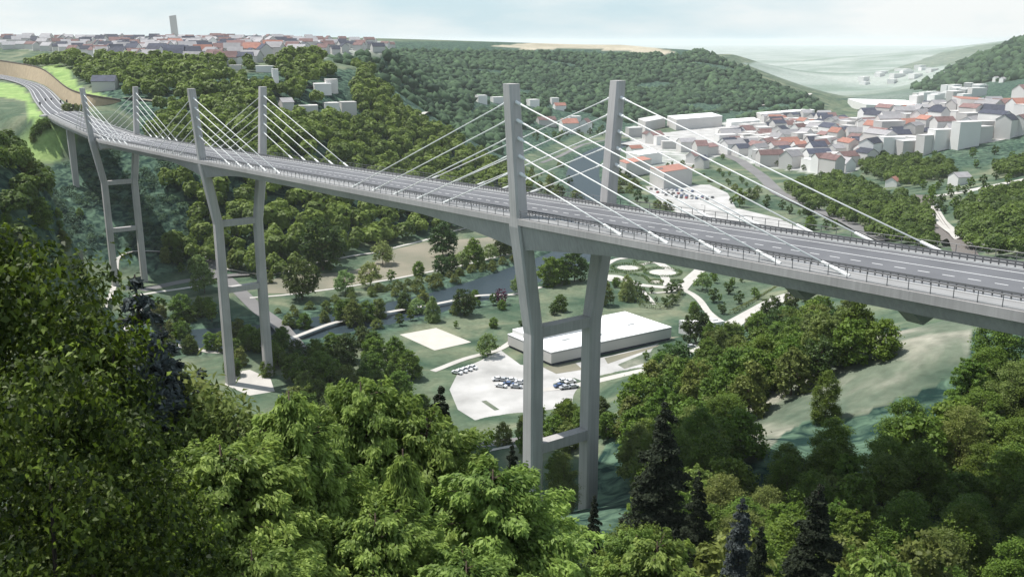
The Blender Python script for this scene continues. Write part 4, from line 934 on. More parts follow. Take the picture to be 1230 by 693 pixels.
HS = [ # upland and hillside single buildings: u, v, width px, height px, depth m, roof rise, rot, roof, wall, label
 (127,108,27,10,10,4,.1,'roof_dark','wall_grey','pale house with dark roof standing alone in the clearing above the tan wall'),
 (387,110,20,9,14,0,.3,'wall_white','wall_white','white flat block on the green shelf above the spur wood'),(398,108,14,12,12,0,.3,'wall_grey','wall_grey','taller grey flat block joined behind the white one on the shelf'),
 (344,131,14,8,12,3,.5,'roof_grey','wall_grey','low grey house with shallow roof at the start of the row in the spur wood'),(370,131,22,4,12,0,.3,'wall_grey','wall_grey','very low grey building in the middle of the row in the spur wood'),
 (398,134,17,10,12,0,.35,'wall_grey','wall_white','white flat building in the row in the spur wood'),(418,134,18,11,12,0,.35,'wall_grey','wall_grey','grey flat building at the end of the row in the spur wood'),
 (331,98,7,14,9,0,.3,'wall_white','wall_white','narrow white block peeking out of the upland trees'),(318,86,20,6,10,0,.2,'wall_white','wall_white','low white building half hidden in the upland trees'),(283,84,14,5,9,0,.2,'wall_grey','wall_grey','low grey building below the pointed conifer on the upland'),
 (1152,222,19,10,11,3,.25,'roof_grey','wall_white','white house with grey roof between the town wood and the road'),(1072,224,14,7,9,3,.9,'roof_red','wall_white','small white house with red roof at the tip of the town wood'),
 (832,196,13,9,10,4,.9,'roof_brown','wall_grey','brown-roofed house beside the curved road'),(843,202,15,10,10,4,.9,'roof_dark','wall_grey','dark-roofed house nearest the curved road'),
 (762,186,16,8,12,3,.4,'roof_red','wall_white','small white house with red gable by the river bend'),
 (683,160,20,12,16,6,.3,'roof_red','wall_white','large white house with red roof at the forest foot behind the main tower'),(703,160,16,12,14,6,1.2,'roof_brown','wall_white','white gabled house beside the large red-roofed one at the forest foot'),
 (656,150,22,6,14,4,.3,'roof_brown','wall_grey','long low brown-roofed house at the forest foot'),(672,132,14,5,12,4,.3,'roof_red','wall_white','red-roofed house on the forest edge above the river'),(666,126,9,8,10,0,.3,'wall_white','wall_white','white block on the forest edge above the river'),
 (640,128,13,8,12,0,.5,'wall_white','wall_white','white block right behind the nearer tower leg'),(578,124,12,9,10,0,.5,'wall_white','wall_white','white block alone on the dark slope, farthest from the river'),(597,124,14,7,10,0,.5,'wall_white','wall_white','white block beside the tower leg on the dark slope'),(690,145,14,5,10,0,.3,'wall_white','wall_white','low white building among the forest foot houses'),
 (1226,131,18,22,18,7,.5,'roof_brown','wall_grey','tall grey gabled house at the picture edge above the old town'),(1210,152,22,12,16,5,.5,'roof_dark','wall_grey','grey house with dark roof below the tall gabled one'),
]
HREC = [(u, v, w, h, G(u, v)) for u, v, w, h, *_ in HS]
def clear(gx, gy, z, k):
    """no tree on a building or on the open ground just before it"""
    u, v = px(gx, gy, z + 1.0); ut, vt = px(gx, gy, z + 11.0)
    for hu, hv, w, h, P in HREC:
        k &= ~(np.hypot(gx - P[0], gy - P[1]) < 11); k &= ~((np.abs(u - hu) < w / 2 + 5) & (vt < hv - h * .25) & (v > hv - h) & (gy < P[1]) & (gy > P[1] - 130))
    return k
def grid_scatter(x0, x1, y0, y1, step, poly, seed, zmin=None, off=4, extra=None, jit=.45):
    r_ = np.random.RandomState(seed); gx, gy = np.meshgrid(np.arange(x0, x1, step), np.arange(y0, y1, step)); gx = gx + r_.uniform(-jit, jit, gx.shape) * step; gy = gy + r_.uniform(-jit, jit, gy.shape) * step
    gx, gy = gx.ravel(), gy.ravel(); z = hgt(gx, gy); u, v = px(gx, gy, z + off); k = np.zeros(len(gx), bool)
    for P in poly: k |= inpoly(u, v, P)
    k = clear(gx, gy, z, k)
    if zmin is not None: k &= z > zmin
    if extra is not None: k &= extra(gx, gy, z)
    print('grid', seed, int(k.sum()), int(len(k))); return list(zip(gx[k], gy[k]))
SPUR = [(232,210),(262,300),(235,320),(205,300),(225,250),(200,215),(240,190),(185,185),(180,160),(250,140),(275,120),(300,108),(330,116),(345,132),(425,136),(432,90),(446,82),(462,104),(480,128),(520,152),(570,184),(625,205),(640,222),(600,240),(560,262),(540,270),(470,285),(400,302),(330,325),(290,320),(262,300)]
sp_pts = grid_scatter(-700, 60, 480, 1000, 9.5, [SPUR], 31, off=5, extra=lambda x, y, z: (dist_poly(x, y, RIVS) > 30) & (y < 960))
print('spur', len(sp_pts))
# nearest crowns of the spur are trees of their own
mass('spur_woods', sp_pts, 9, 15, 'leaf_wood', 420, 1.35, 41, 'dense bright green wood covering the spur behind the bridge', 'wood')
LW = [[(-80,94),(0,104),(30,124),(45,150),(56,200),(56,262),(30,300),(-60,330)]]
mass('slope_woods', grid_scatter(-400, -120, 250, 520, 7.5, LW, 32, off=4), 8, 12, 'leaf_copse', 420, 1.1, 42, 'wood on the steep slope beside the grassy embankment', 'wood')
UP = [[(-40,62),(40,58),(90,62),(100,78),(60,76),(0,74),(-40,72)],[(88,70),(130,66),(330,74),(345,62),(390,66),(400,84),(380,100),(412,108),(410,124),(345,118),(330,106),(300,116),(240,122),(200,112),(150,110),(104,108),(96,92)],[(425,62),(440,80),(448,100),(430,104)],[(200,118),(300,112),(330,128),(250,150),(190,150),(182,130)]]
mass('upland_woods', grid_scatter(-900, 0, 600, 1050, 10.5, UP, 33, off=5, extra=lambda x, y, z: dist_poly(x, y, RC) > 34), 7, 13, 'leaf_wood', 300, 1.8, 43, 'belt of trees between the upland road and the suburb', 'wood')
TW = [[(942,224),(975,212),(1010,212),(1050,228),(1090,236),(1112,250),(1124,296),(1060,286),(1012,262),(962,240)],[(1030,196),(1050,186),(1090,190),(1120,192),(1148,196),(1150,208),(1120,212),(1100,220),(1075,218),(1040,206)],
      [(1156,250),(1180,232),(1240,222),(1260,300),(1175,302),(1150,275)],[(1195,195),(1240,190),(1240,210),(1200,206)]]
mass('town_woods', grid_scatter(150, 700, 380, 1000, 8.0, TW, 34, off=4), 7, 11.5, 'leaf_copse', 330, 1.3, 44, 'dark green woods between the bridge deck and the town', 'wood')
# distant forest as heaped crowns
def clumps(name, pts, r0, r1, seed, label):
    r_ = np.random.RandomState(seed); import bmesh
    b = bmesh.new(); bmesh.ops.create_icosphere(b, subdivisions=1, radius=1); b.verts.ensure_lookup_table(); V0 = np.array([v.co[:] for v in b.verts]); b.faces.ensure_lookup_table(); F0 = np.array([[v.index for v in f.verts] for f in b.faces]); b.free()
    VV = []; FF = []; AT = []; n = 0; zs = hgt([p[0] for p in pts], [p[1] for p in pts])
    for (x, y), z in zip(pts, zs):
        s = r_.uniform(r0, r1); W = V0 * (1 + r_.normal(0, .24, (len(V0), 1))) * [s * r_.uniform(.8, 1.3), s * r_.uniform(.8, 1.3), s * r_.uniform(.75, 1.15)] + [x, y, z + s * .25]
        VV.append(W); FF.append(F0 + n); n += len(W); AT.append(np.full(len(F0), np.clip(r_.normal(.45, .22), 0, 1)) + r_.normal(0, .06, len(F0)))
    o = link(name, npmesh(name, np.concatenate(VV), np.concatenate(FF), 'leaf_far', attr=np.clip(np.concatenate(AT), 0, 1), smooth_=True)); return tag(o, label, 'forest', kind='stuff')
HF = [[(395,72),(475,60),(600,62),(815,66),(840,60),(900,84),(950,110),(975,116),(900,130),(820,140),(740,150),(700,130),(660,135),(640,145),(600,160),(600,190),(520,150),(470,118),(440,82),(400,84)],[(850,150),(980,118),(985,134),(940,140),(860,152)]]
hp_ = grid_scatter(-700, 900, 950, 2350, 9.2, HF, 35, off=3, zmin=3, extra=lambda x, y, z: np.sin(x * .021 + 1.3 * np.sin(y * .013)) * np.sin(y * .019) > -.78)
print('far', len(hp_))
clumps('distant_forest', hp_, 4.0, 8.2, 51, 'dark forest covering the long hill behind the town')
RF = [[(1085,110),(1120,95),(1160,72),(1240,40),(1290,20),(1290,90),(1240,92),(1190,98),(1140,106),(1100,118)]]
rp_ = grid_scatter(900, 1900, 1300, 2600, 17, RF, 36, off=3, zmin=3); print('right', len(rp_))
clumps('hillside_forest', rp_, 6, 13, 52, 'green forest on the hill rising beyond the old town')
ds = grid_scatter(-420, -120, 440, 620, 5.0, [[(60,205),(110,182),(180,172),(225,190),(222,250),(225,300),(100,300),(45,296),(20,270),(30,220)]], 37, off=1, extra=lambda x, y, z: np.sin(x * .09) * np.sin(y * .11 + 1) > -.35)
mass('slope_scrub', ds, 2.5, 6.5, 'leaf_far', 130, 1.3, 53, 'dark scrub on the steep slope under the bridge end', 'scrub', .9)

# ------------------------------------------------------------------ buildings
def house(x, y, z, w, d, h, rh, rot, roof, wall='wall_grey', name='house', label='', cat='house', group=None, hip=0.0, sink=3.0):
    o = empty(name, (x, y, z), rot, label=label, cat=cat, group=group); mb = MB(); a, b = w / 2, d / 2
    mb.v = [(-a,-b,-sink),(a,-b,-sink),(a,b,-sink),(-a,b,-sink),(-a,-b,h),(a,-b,h),(a,b,h),(-a,b,h)]
    mb.f = [(0,1,5,4),(2,3,7,6),(3,2,1,0)]
    if rh > .5:
        e = a * hip; mb.v += [(-a + e * .0, 0, h + rh * (1 - hip)), (a, 0, h + rh * (1 - hip))]; mb.f += [(1,2,6,9,5),(3,0,4,8,7),(4,5,9,8),(6,7,8,9)]
    else: mb.f += [(1,2,6,5),(3,0,4,7),(4,5,6,7)]
    mb.build('wall', wall, o)
    m2 = MB(); ov = .35
    if rh > .5:
        k = rh / b; zl = h - ov * k; t = .28; e = a * hip
        for s in (-1, 1):
            P = [(-a - ov, s * (b + ov), zl), (a + ov, s * (b + ov), zl), (a + ov - e, 0, h + rh), (-a - ov + e, 0, h + rh)]
            m2.loft([[(p[0], p[1], p[2] + .06) for p in P], [(p[0], p[1], p[2] + .06 + t) for p in P]])
        if hip:
            for s in (-1, 1): m2.v += [(s * (a + ov), -b - ov, zl + .1), (s * (a + ov), b + ov, zl + .1), (s * (a + ov - e), 0, h + rh + .2)]; n = len(m2.v); m2.f.append((n - 3, n - 2, n - 1))
    else: m2.box(-a - .15, a + .15, -b - .15, b + .15, h + .01, h + .35)
    m2.build('roof', roof, o); return o
def hat(u, v, wpx, hpx, d, rh, rot, roof, wall, label, name='house', cat='house', group=None, zoff=0, Y=None, hip=0.):
    p = G(u, v) if Y is None else at(u, v, Y); dep = p[1] * CP - (p[2] - ZC) * SP; k = dep / FP
    return house(p[0], p[1], p[2], wpx * k, d, hpx * k, rh, rot, roof, wall, name, label, cat, group, hip)
# the long white hall (two roof levels) and the little white building
def prism(name, label, cat, pts, z0, z1, wall, roof, inset=None):
    W = [G(*p) for p in pts]; c = np.mean(W, 0); o = empty(name, (c[0], c[1], 0), 0, label=label, cat=cat)
    P = [(p[0] - c[0], p[1] - c[1]) for p in W]; MB().loft([[(x, y, z0) for x, y in P], [(x, y, z1) for x, y in P]]).build('wall', wall, o)
    MB().loft([[(x * 1.004, y * 1.006, z1 + .02) for x, y in P], [(x * 1.004, y * 1.006, z1 + .3) for x, y in P]]).build('roof', roof, o); return o, c
hA, hB, hC, hD = G(610,417), G(662,440), G(806,408), G(757,391)
def box4(name, label, cat, A_, B_, C_, z0, z1, wall, roof, steps=(), base=False):
    """box on three ground corners A-B (end) and B-C (front)"""
    D_ = A_ + C_ - B_; c = (A_ + C_) / 2; o = empty(name, (c[0], c[1], 0), 0, label=label, cat=cat)
    P = [(q[0] - c[0], q[1] - c[1]) for q in (A_, B_, C_, D_)]
    MB().loft([[(x, y, z0) for x, y in P], [(x, y, z1) for x, y in P]]).build('wall', wall, o)
    MB().loft([[(x * 1.003, y * 1.003, z1 + .02) for x, y in P], [(x * 1.003, y * 1.003, z1 + .32) for x, y in P]]).build('roof', roof, o)
    if base:
        MB().loft([[(x * .985, y * .985, -1) for x, y in P], [(x * .985, y * .985, z0 + .05) for x, y in P]]).build('shade_base', 'roof_dark', o)  # dark inset band painted in for the shadow line under the walls
        MB().loft([[(x * 1.001, y * 1.001, z1 - .35) for x, y in P], [(x * 1.001, y * 1.001, z1 - .2) for x, y in P]]).build('eaves_line', 'roof_dark', o)
    for f0, f1, g0, g1, zz in steps:
        f = lambda s, t: np.array(P[0]) * (1 - s) * (1 - t) + np.array(P[1]) * s * (1 - t) + np.array(P[2]) * s * t + np.array(P[3]) * (1 - s) * t
        Q = [f(f0, g0), f(f1, g0), f(f1, g1), f(f0, g1)]
        MB().loft([[(q[0], q[1], z1 + .34) for q in Q], [(q[0], q[1], zz) for q in Q]]).build('roof_storey', 'wall_white', o)
        MB().loft([[(q[0], q[1], zz + .02) for q in Q], [(q[0], q[1], zz + .22) for q in Q]]).build('upper_roof', roof, o)
    return o
box4('sports_hall', 'long low white hall with flat stepped roof behind the main tower legs', 'hall', hA, hB, hC, 1.1, 5.4, 'wall_grey', 'roof_white', [(.02, .45, .03, .60, 7.4), (.5, .6, .78, .84, 6.1), (.62, .68, .2, .26, 6.2), (.7, .76, .45, .5, 6.2)], base=True)
box4('pavilion', 'little white flat-roofed building at the wood edge beside the park', 'building', G(815,400), G(837,404), G(870,396), -1, 5.4, 'wall_white', 'wall_white', [(.2, .8, .7, .9, 6.2)])
box4('farm_shed', 'small grey shed with reddish roof beside the river, by the blue spruces', 'shed', G(168,388), G(178,392), G(190,384), -1, 4, 'wall_grey', 'roof_brown')
box4('apartment_block', 'grey flat block with orange roof beside the service yard', 'apartment block', G(780,222), G(797,228), G(831,222), -1, 14.5, 'wall_grey', 'roof_red', [(.3, .5, .02, .2, 16)])
box4('apartment_block', 'grey flat block with red roof behind the orange-roofed one', 'apartment block', G(742,210), G(752,214), G(782,208), -1, 13, 'wall_grey', 'roof_red')
box4('market_hall', 'wide white flat-roofed hall standing between the two orange-roofed blocks', 'hall', G(752,196), G(768,200), G(795,196), -1, 11, 'wall_white', 'roof_white')
box4('warehouse', 'long grey warehouse at the foot of the dark forest hill', 'warehouse', G(801,152), G(812,157), G(867,152), -1, 15, 'wall_grey', 'roof_white')
box4('warehouse', 'mid grey warehouse left of the long one at the forest foot', 'warehouse', G(766,154), G(775,158), G(799,153), -1, 13, 'wall_grey', 'wall_grey')
box4('warehouse', 'long pale warehouse with sloping white roof at the town edge near the valley mouth', 'warehouse', G(908,143), G(915,147), G(978,141), -1, 13, 'wall_grey', 'roof_white')
box4('supermarket', 'very wide bright white hall at the valley mouth behind the town', 'hall', G(1018,124), G(1040,133), G(1118,127), -1, 14, 'wall_white', 'roof_white')
box4('warehouse', 'pale low hall between the forest foot and the old town', 'hall', G(872,153), G(878,157), G(912,154), -1, 11, 'wall_white', 'roof_white')
box4('town_hall', 'largest long grey building with pale pilasters in the middle of the old town', 'building', G(1064,156), G(1072,162), G(1117,160), -1, 25, 'wall_grey', 'roof_brown', [(.1, .9, -.35, 0, 27)])
box4('apartment_block', 'tall grey slab block in front of the pilastered building', 'apartment block', G(1067,175), G(1076,181), G(1116,177), -1, 23, 'wall_grey', 'wall_grey')
box4('apartment_block', 'tall grey block on the terrace under the dark-gabled house', 'apartment block', G(1140,150), G(1150,155), G(1184,152), 10, 62, 'wall_grey', 'roof_red')
for (u, v, Y) , lab in (((211,47,1500),'slim leaning pale high-rise rising above the suburb skyline'),):
    p = at(u, v, Y); o = empty('high_rise', tuple(p), .3, label=lab, cat='high-rise'); k = Y / 1150
    MB().loft([[(-5, -4, -10), (5, -4, -10), (5, 4, -10), (-5, 4, -10)], [(-6.5, -4, 33), (3.5, -4, 34.5), (3.5, 4, 34.5), (-6.5, 4, 33)]]).build('wall', 'wall_grey', o)
    MB().loft([[(-6.5, -4, 33.05), (3.5, -4, 34.55), (3.5, 4, 34.55), (-6.5, 4, 33.05)], [(-6.5, -4, 33.4), (3.5, -4, 34.9), (3.5, 4, 34.9), (-6.5, 4, 33.4)]]).build('roof', 'roof_grey', o)
ROOFN = {'roof_red': 'orange-red', 'roof_brown': 'brown-red', 'roof_dark': 'dark slate', 'roof_grey': 'grey', 'roof_white': 'white', 'wall_grey': 'flat grey', 'wall_white': 'flat white'}
for u, v, w, h, d, rh, rot, rf, wl_, lab in HS: hat(u, v, w, h, d, rh, rot, rf, wl_, lab)
PLACED.clear()
r2 = random.Random(5)
tw_ = scatter([(757,164),(800,172),(835,186),(858,186),(868,160),(905,158),(935,146),(985,146),(1015,152),(1060,150),(1120,142),(1160,140),(1230,142),(1235,160),(1185,172),(1122,184),(1085,190),(1045,197),(1015,208),(990,210),(955,203),(925,200),(895,190),(868,182),(850,192)], 0, 16, 235, ymin=500, seed=61, avoid=False)
print('town', len(tw_))
for x, y in tw_:
    u, v = px(x, y, H1(x, y)); rf = r2.choices(['roof_red', 'roof_brown', 'roof_dark', 'roof_grey', 'wall_grey', 'wall_white'], [1.3, 3.6, 2.6, 2.6, 3.6, 1.4])[0]
    flat = rf.startswith('wall'); right = u > 1040; w = r2.uniform(13, 27) * (1.25 if right else 1); d = r2.uniform(10, 15); h = r2.uniform(7, 14) * (1.7 if right else 1); rot = r2.choice([.35, .35 + pi / 2, .75, .1]) + r2.uniform(-.1, .1)
    wl_ = r2.choice(['wall_grey', 'wall_white', 'wall_grey'])
    size = 'tall' if h > 15 else 'long' if w > 22 else 'small' if w < 16 else 'mid-sized'; where = 'on the old town terrace' if u > 1100 else 'in the centre of the old town' if u > 980 else 'in the lower town by the curved road' if u > 880 else 'at the town edge near the forest'
    house(x, y, H1(x, y), w, d, h, 0 if flat else r2.uniform(3, 5.5), rot, rf, wl_, 'house', '%s %s-walled house with %s roof %s' % (size, 'white' if wl_ == 'wall_white' else 'grey', ROOFN[rf], where), 'house', '%s %s houses %s' % (size, ROOFN[rf], where))
sb_ = scatter([(-20,58),(60,62),(85,66),(120,70),(160,76),(240,78),(300,78),(345,66),(392,66),(455,62),(470,57),(460,54),(300,50),(150,50),(0,50),(-20,50)], 0, 14.5, 330, ymin=700, ymax=1900, seed=62, avoid=False)
sb_.sort(key=lambda q: q[1]); back_ = sb_[95:]; sb_ = sb_[:95]
print('suburb', len(sb_))
for x, y in sb_:
    u, v = px(x, y, H1(x, y)); rf = r2.choices(['roof_red', 'roof_brown', 'roof_dark', 'roof_grey'], [.5, 2.6, 2.6, 3.4])[0]; w = r2.uniform(11, 19); d = r2.uniform(9, 12.5); h = r2.uniform(5, 8); rot = r2.choice([.5, .5 + pi / 2, .2, -.3]) + r2.uniform(-.1, .1)
    size = 'long' if w > 17.5 else 'small' if w < 14 else 'mid-sized'; where = 'at the near edge of the suburb' if v > 68 else 'on the skyline of the suburb' if v < 57 else 'in the middle of the suburb'
    house(x, y, H1(x, y), w, d, h, r2.uniform(3.5, 5), rot, rf, r2.choice(['wall_grey', 'wall_white', 'wall_grey']), 'house', '%s pale house with %s roof %s' % (size, ROOFN[rf], where), 'house', '%s %s houses %s' % (size, ROOFN[rf], where))
BW, BR = MB(), [MB() for _ in range(3)]
for x, y in back_:
    z = H1(x, y); w, d, h, rh, rot = r2.uniform(10, 17), r2.uniform(8, 11), r2.uniform(4.5, 7.5), r2.uniform(3, 4.5), r2.choice([.5, .5 + pi / 2, .2, -.3]); c, s = cos(rot), sin(rot)
    f = lambda a, b, q: (x + a * c - b * s, y + a * s + b * c, z + q)
    a, b = w / 2, d / 2; n = len(BW.v); BW.v += [f(-a,-b,-3), f(a,-b,-3), f(a,b,-3), f(-a,b,-3), f(-a,-b,h), f(a,-b,h), f(a,b,h), f(-a,b,h), f(-a,0,h+rh), f(a,0,h+rh)]
    BW.f += [tuple(n + i for i in q) for q in ((0,1,5,4),(2,3,7,6),(1,2,6,9,5),(3,0,4,8,7))]
    r_m = BR[r2.choices([0, 1, 2], [3, 3, 4])[0]]
    for sg in (-1, 1): P = [f(-a - .3, sg * (b + .3), h - .2), f(a + .3, sg * (b + .3), h - .2), f(a + .3, 0, h + rh), f(-a - .3, 0, h + rh)]; r_m.loft([[(p_[0], p_[1], p_[2] + .06) for p_ in P], [(p_[0], p_[1], p_[2] + .35) for p_ in P]])
bs = BW.build('suburb_houses', 'wall_grey'); tag(bs, 'countless small pale houses packed along the skyline of the suburb', 'houses', kind='stuff')
for k, mt in zip(BR, ('roof_brown', 'roof_dark', 'roof_grey')): k.build('roofs', mt, bs)
# blocks at the foot of the far right hill
fr_ = scatter([(1098,122),(1130,110),(1175,106),(1185,116),(1150,124),(1100,128)], 0, 26, 22, ymin=900, seed=63, avoid=False)
for x, y in fr_: house(x, y, H1(x, y), r2.uniform(16, 30), 14, r2.uniform(10, 18), 0, r2.uniform(0, 1), 'wall_white', r2.choice(['wall_white', 'wall_grey']), 'apartment_block', 'pale apartment block at the foot of the far green hill', 'apartment block', 'pale blocks at the foot of the far hill')
for (u, v) in [(1135,92),(1196,98),(1204,99)]: hat(u, v, 5, 4, 10, 3, .4, 'roof_grey', 'wall_white', 'tiny pale house high on the far green hill', group='tiny houses on the far hill')
fc = scatter([(1035,98),(1060,88),(1110,82),(1130,84),(1105,96),(1085,106),(1040,103)], 0, 60, 60, ymin=2600, seed=64, avoid=False)[:22]
for x, y in fc: house(x, y, H1(x, y), r2.uniform(20, 40), 18, r2.uniform(6, 11), 0, r2.uniform(0, 1), 'wall_white', 'wall_white', 'house', 'hazy white building of the far town at the foot of the faint ridge', 'building', 'hazy buildings of the far town')

# ------------------------------------------------------------------ parked cars
def car_proto(paint):
    o = empty('parked_car', (0, 0, 0)); mb = MB()
    sec = [(-2.2,.45),(-2.2,.8),(-2.05,.92),(-1.35,.98),(-.75,1.42),(.55,1.46),(1.25,1.0),(2.05,.86),(2.2,.65),(2.2,.4)]
    mb.loft([[(x, -.86, z) for x, z in sec], [(x, .86, z) for x, z in sec]]); b = mb.build('body', 'paint_' + paint, o)
    w = MB()
    for s in (-1, 1): w.poly([(x, s * .868, z) for x, z in ((-1.2,1.0),(-.72,1.36),(.5,1.38),(1.1,1.0))][::s])
    w.poly([(-1.38,-.74,1.0),(-1.38,.74,1.0),(-.82,.74,1.41),(-.82,-.74,1.41)]); w.poly([(1.30,-.74,1.02),(1.30,.74,1.02),(.64,.74,1.45),(.64,-.74,1.45)]); w.build('window', 'car_glass', o, fix=False)
    for x in (-1.35, 1.35):
        for s in (-1, 1): MB().tube([(x, s * .72, .33), (x, s * .9, .33)], .33, 10).build('wheel', 'tyre', o)
    return o
def dup(o, loc, rz, **k):
    c = o.copy(); COL.objects.link(c); c.location = loc; c.rotation_euler = (0, 0, rz)
    for ch in o.children: d = ch.copy(); COL.objects.link(d); d.parent = c
    return tag(c, **k)
protos = {}
def car(u, v, rz, paint, label, group):
    p = G(u, v)
    if paint not in protos:
        o = car_proto(paint); protos[paint] = o; o.location = (p[0], p[1], p[2] + .1); o.rotation_euler = (0, 0, rz); return tag(o, label, 'car', group)
    dup(protos[paint], (p[0], p[1], p[2] + .1), rz, label=label, cat='car', group=group)
bpy.context.view_layer.update()
for i, (u, v) in enumerate([(549,449),(555,447),(561,445),(567,443)]): car(u, v, -.5, 'white', 'white car parked in the row of four at the top corner of the car park', 'row of four white cars')
for i, (u, v, c_, rz) in enumerate([(598,457,'white',.2),(605,458,'silver',-.4),(611,463,'blue',-.2),(620,466,'silver',-.2),(614,458,'white',.3),(625,461,'white',-.3),(602,465,'white',-.4)]):
    car(u, v, rz, c_, '%s car parked in the loose cluster beside the nearer tower leg' % c_, '%s cars in the loose cluster' % c_)
for i, (u, v, c_) in enumerate([(672,465,'blue'),(679,467,'silver'),(688,466,'silver'),(676,459,'white'),(685,460,'white')]):
    car(u, v, .4, c_, '%s car parked between the two legs of the main tower' % c_, '%s cars between the tower legs' % c_)
car(830,418,.2,'silver','silver car parked by the little white building','cars by the pavilion'); car(822,420,.2,'white','white car parked by the little white building','cars by the pavilion')
for r_i, (u0, v0, n) in enumerate([(782,228,9),(800,235,10),(812,238,7),(790,232,6)]):
    for i in range(n):
        c_ = r2.choice(['white', 'silver', 'black', 'blue', 'red', 'black']); car(u0 + i * 6.2, v0 + i * .35, 1.1, c_, 'tiny %s car parked in the rows of the upper service yard' % c_, '%s cars in the upper yard' % c_)
# lamp post in the yard beyond the deck
for (u, v) in [(846,262)]:
    p = G(u, v); o = empty('street_lamp', tuple(p), label='single dark street lamp in the yard just beyond the deck railing', cat='street lamp')
    MB().tube([(0, 0, 0), (0, 0, 9)], .12, 6).build('pole', 'dark_metal', o); MB().tube([(0, 0, 9), (-2, 0, 9.2)], .08, 6).box(-2.8, -1.8, -.2, .2, 9.1, 9.3).build('lamp_head', 'dark_metal', o)

# ------------------------------------------------------------------ past 300 broadleaf trees: the smallest in the picture become one mass
bl = [o for o in COL.objects if o.type == 'EMPTY' and o.name.startswith('broadleaf_tree')]
bl.sort(key=lambda o: -(o.scale[2] * 10 / max(o.location.y, 1)))
VV, FF, AT, MI, mats, n = [], [], [], [], [], 0
for o in bl[296:]:
    c, s = cos(o.rotation_euler[2]), sin(o.rotation_euler[2])
    for ch in list(o.children) + [q for q in COL.objects if q.parent == o and q not in o.children][:0]:
        me_ = ch.data; nv, npo = len(me_.vertices), len(me_.polygons); V_ = np.empty(nv * 3, np.float32); me_.vertices.foreach_get('co', V_); V_ = V_.reshape(-1, 3) * np.array(o.scale)
        V_ = np.stack([V_[:, 0] * c - V_[:, 1] * s, V_[:, 0] * s + V_[:, 1] * c, V_[:, 2]], 1) + np.array(o.location)
        if 'tint' in me_.attributes:
            F_ = np.empty(npo * 4, np.int32); me_.loops.foreach_get('vertex_index', F_); F_ = F_.reshape(-1, 4); A_ = np.empty(npo, np.float32); me_.attributes['tint'].data.foreach_get('value', A_)
        else:
            F_ = np.array([tuple(f.vertices) for f in me_.polygons if len(f.vertices) == 4]); A_ = np.zeros(len(F_))
        mt = me_.materials[0]; mats.append(mt) if mt not in mats else None
        VV.append(V_); FF.append(F_ + n); n += len(V_); AT.append(A_); MI.append(np.full(len(F_), mats.index(mt)))
    for ch in list(o.children): bpy.data.objects.remove(ch)
    bpy.data.objects.remove(o)
if VV:
    me_ = npmesh('small_trees', np.concatenate(VV), np.concatenate(FF), mats[0].name, attr=np.concatenate(AT))
    for mt in mats[1:]: me_.materials.append(mt)
    me_.polygons.foreach_set('material_index', np.concatenate(MI).astype(np.int32)); me_.update()
    tag(link('small_trees', me_), 'the smaller trees strewn over the valley floor, the park and the town edge', 'trees', kind='stuff')

# ------------------------------------------------------------------ haze, sky, sun, camera
m, nt, out = nodes('haze'); pv = nt.nodes.new('ShaderNodeVolumePrincipled'); pv.inputs['Color'].default_value = (.93, .96, .98, 1); pv.inputs['Density'].default_value = 5e-5
nt.links.new(pv.outputs[0], out.inputs['Volume'])
hz = MB().box(-31000, 31000, -1000, 31000, -8, 178).build('haze', 'haze'); tag(hz, kind='stuff')
w = bpy.data.worlds.new('World'); S.world = w; w.use_nodes = True; nt = w.node_tree; nt.nodes.clear()
out = nt.nodes.new('ShaderNodeOutputWorld'); bg = nt.nodes.new('ShaderNodeBackground'); sky = nt.nodes.new('ShaderNodeTexSky')
SUN_EL, SUN_AZ = R(64), R(-68)     # azimuth from +Y towards +X
sky.sky_type = 'NISHITA'; sky.sun_disc = False; sky.sun_elevation = SUN_EL; sky.sun_rotation = SUN_AZ; sky.air_density = 1.0; sky.dust_density = 1.0; sky.altitude = 200
tc = nt.nodes.new('ShaderNodeTexCoord'); mp = nt.nodes.new('ShaderNodeMapping'); mp.inputs['Scale'].default_value = (2.2, 2.2, 9); nz = nt.nodes.new('ShaderNodeTexNoise'); nz.inputs['Scale'].default_value = 1.6; nz.inputs['Detail'].default_value = 9
L = nt.links.new; L(tc.outputs['Generated'], mp.inputs['Vector']); L(mp.outputs[0], nz.inputs['Vector'])
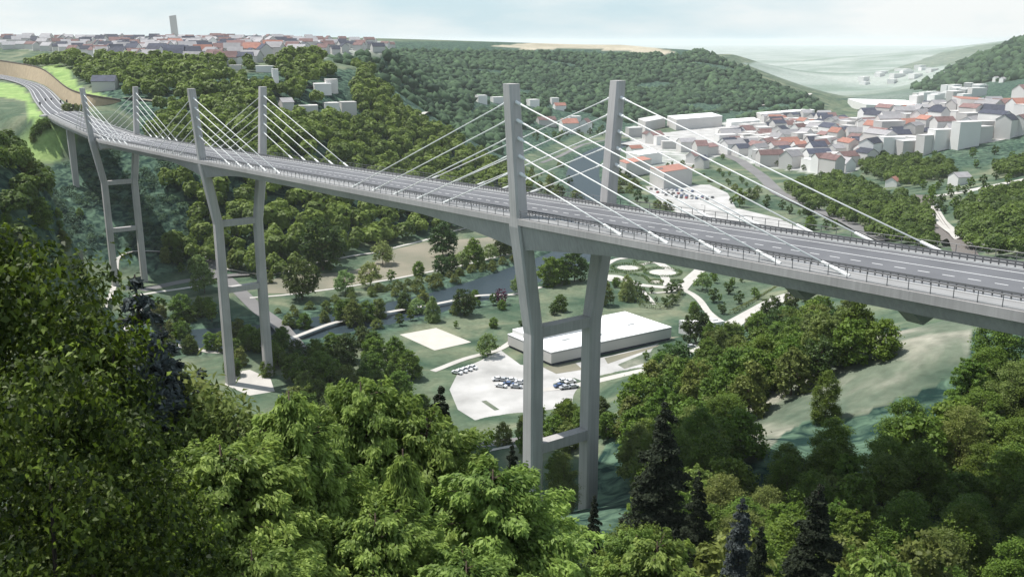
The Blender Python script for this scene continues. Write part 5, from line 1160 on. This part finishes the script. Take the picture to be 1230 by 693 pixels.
rr = nt.nodes.new('ShaderNodeValToRGB'); rr.color_ramp.elements[0].position = .44; rr.color_ramp.elements[1].position = .64; rr.color_ramp.elements[0].color = (4.2, 5.4, 5.9, 1); rr.color_ramp.elements[1].color = (6.5, 6.7, 6.7, 1)
L(nz.outputs['Fac'], rr.inputs['Fac']); sx = nt.nodes.new('ShaderNodeSeparateXYZ'); L(tc.outputs['Generated'], sx.inputs[0])
mr = nt.nodes.new('ShaderNodeMapRange'); mr.inputs['From Min'].default_value = .05; mr.inputs['From Max'].default_value = .75; mr.inputs['To Min'].default_value = .92; mr.inputs['To Max'].default_value = .50; L(sx.outputs['Z'], mr.inputs['Value'])
mx = nt.nodes.new('ShaderNodeMix'); mx.data_type = 'RGBA'; L(mr.outputs[0], mx.inputs[0]); L(sky.outputs[0], mx.inputs[6]); L(rr.outputs[0], mx.inputs[7]); L(mx.outputs[2], bg.inputs['Color']); bg.inputs['Strength'].default_value = .12; L(bg.outputs[0], out.inputs['Surface'])
sd = bpy.data.lights.new('sun', 'SUN'); sd.energy = 4.7; sd.angle = R(.5); sd.color = (1, .96, .90); so = bpy.data.objects.new('sun', sd); COL.objects.link(so)
from mathutils import Vector
dirv = Vector((sin(SUN_AZ) * cos(SUN_EL), cos(SUN_AZ) * cos(SUN_EL), sin(SUN_EL))); so.rotation_euler = dirv.to_track_quat('Z', 'Y').to_euler(); so.location = (0, 0, 400)
cd = bpy.data.cameras.new('camera'); cam = bpy.data.objects.new('camera', cd); COL.objects.link(cam); S.camera = cam
cam.location = (0, 0, ZC); cam.rotation_euler = (pi / 2 - PIT, 0, 0); cd.sensor_width = 36; cd.lens = FP / 1230 * 36; cd.clip_start = .5; cd.clip_end = 60000
S.view_settings.view_transform = 'Standard'; S.view_settings.look = 'None'; S.view_settings.exposure = 0.3; S.view_settings.gamma = 1
S.cycles.max_bounces = 6; S.cycles.diffuse_bounces = 3; S.cycles.transmission_bounces = 3; S.cycles.volume_bounces = 1; S.cycles.transparent_max_bounces = 6; S.cycles.use_denoising = True
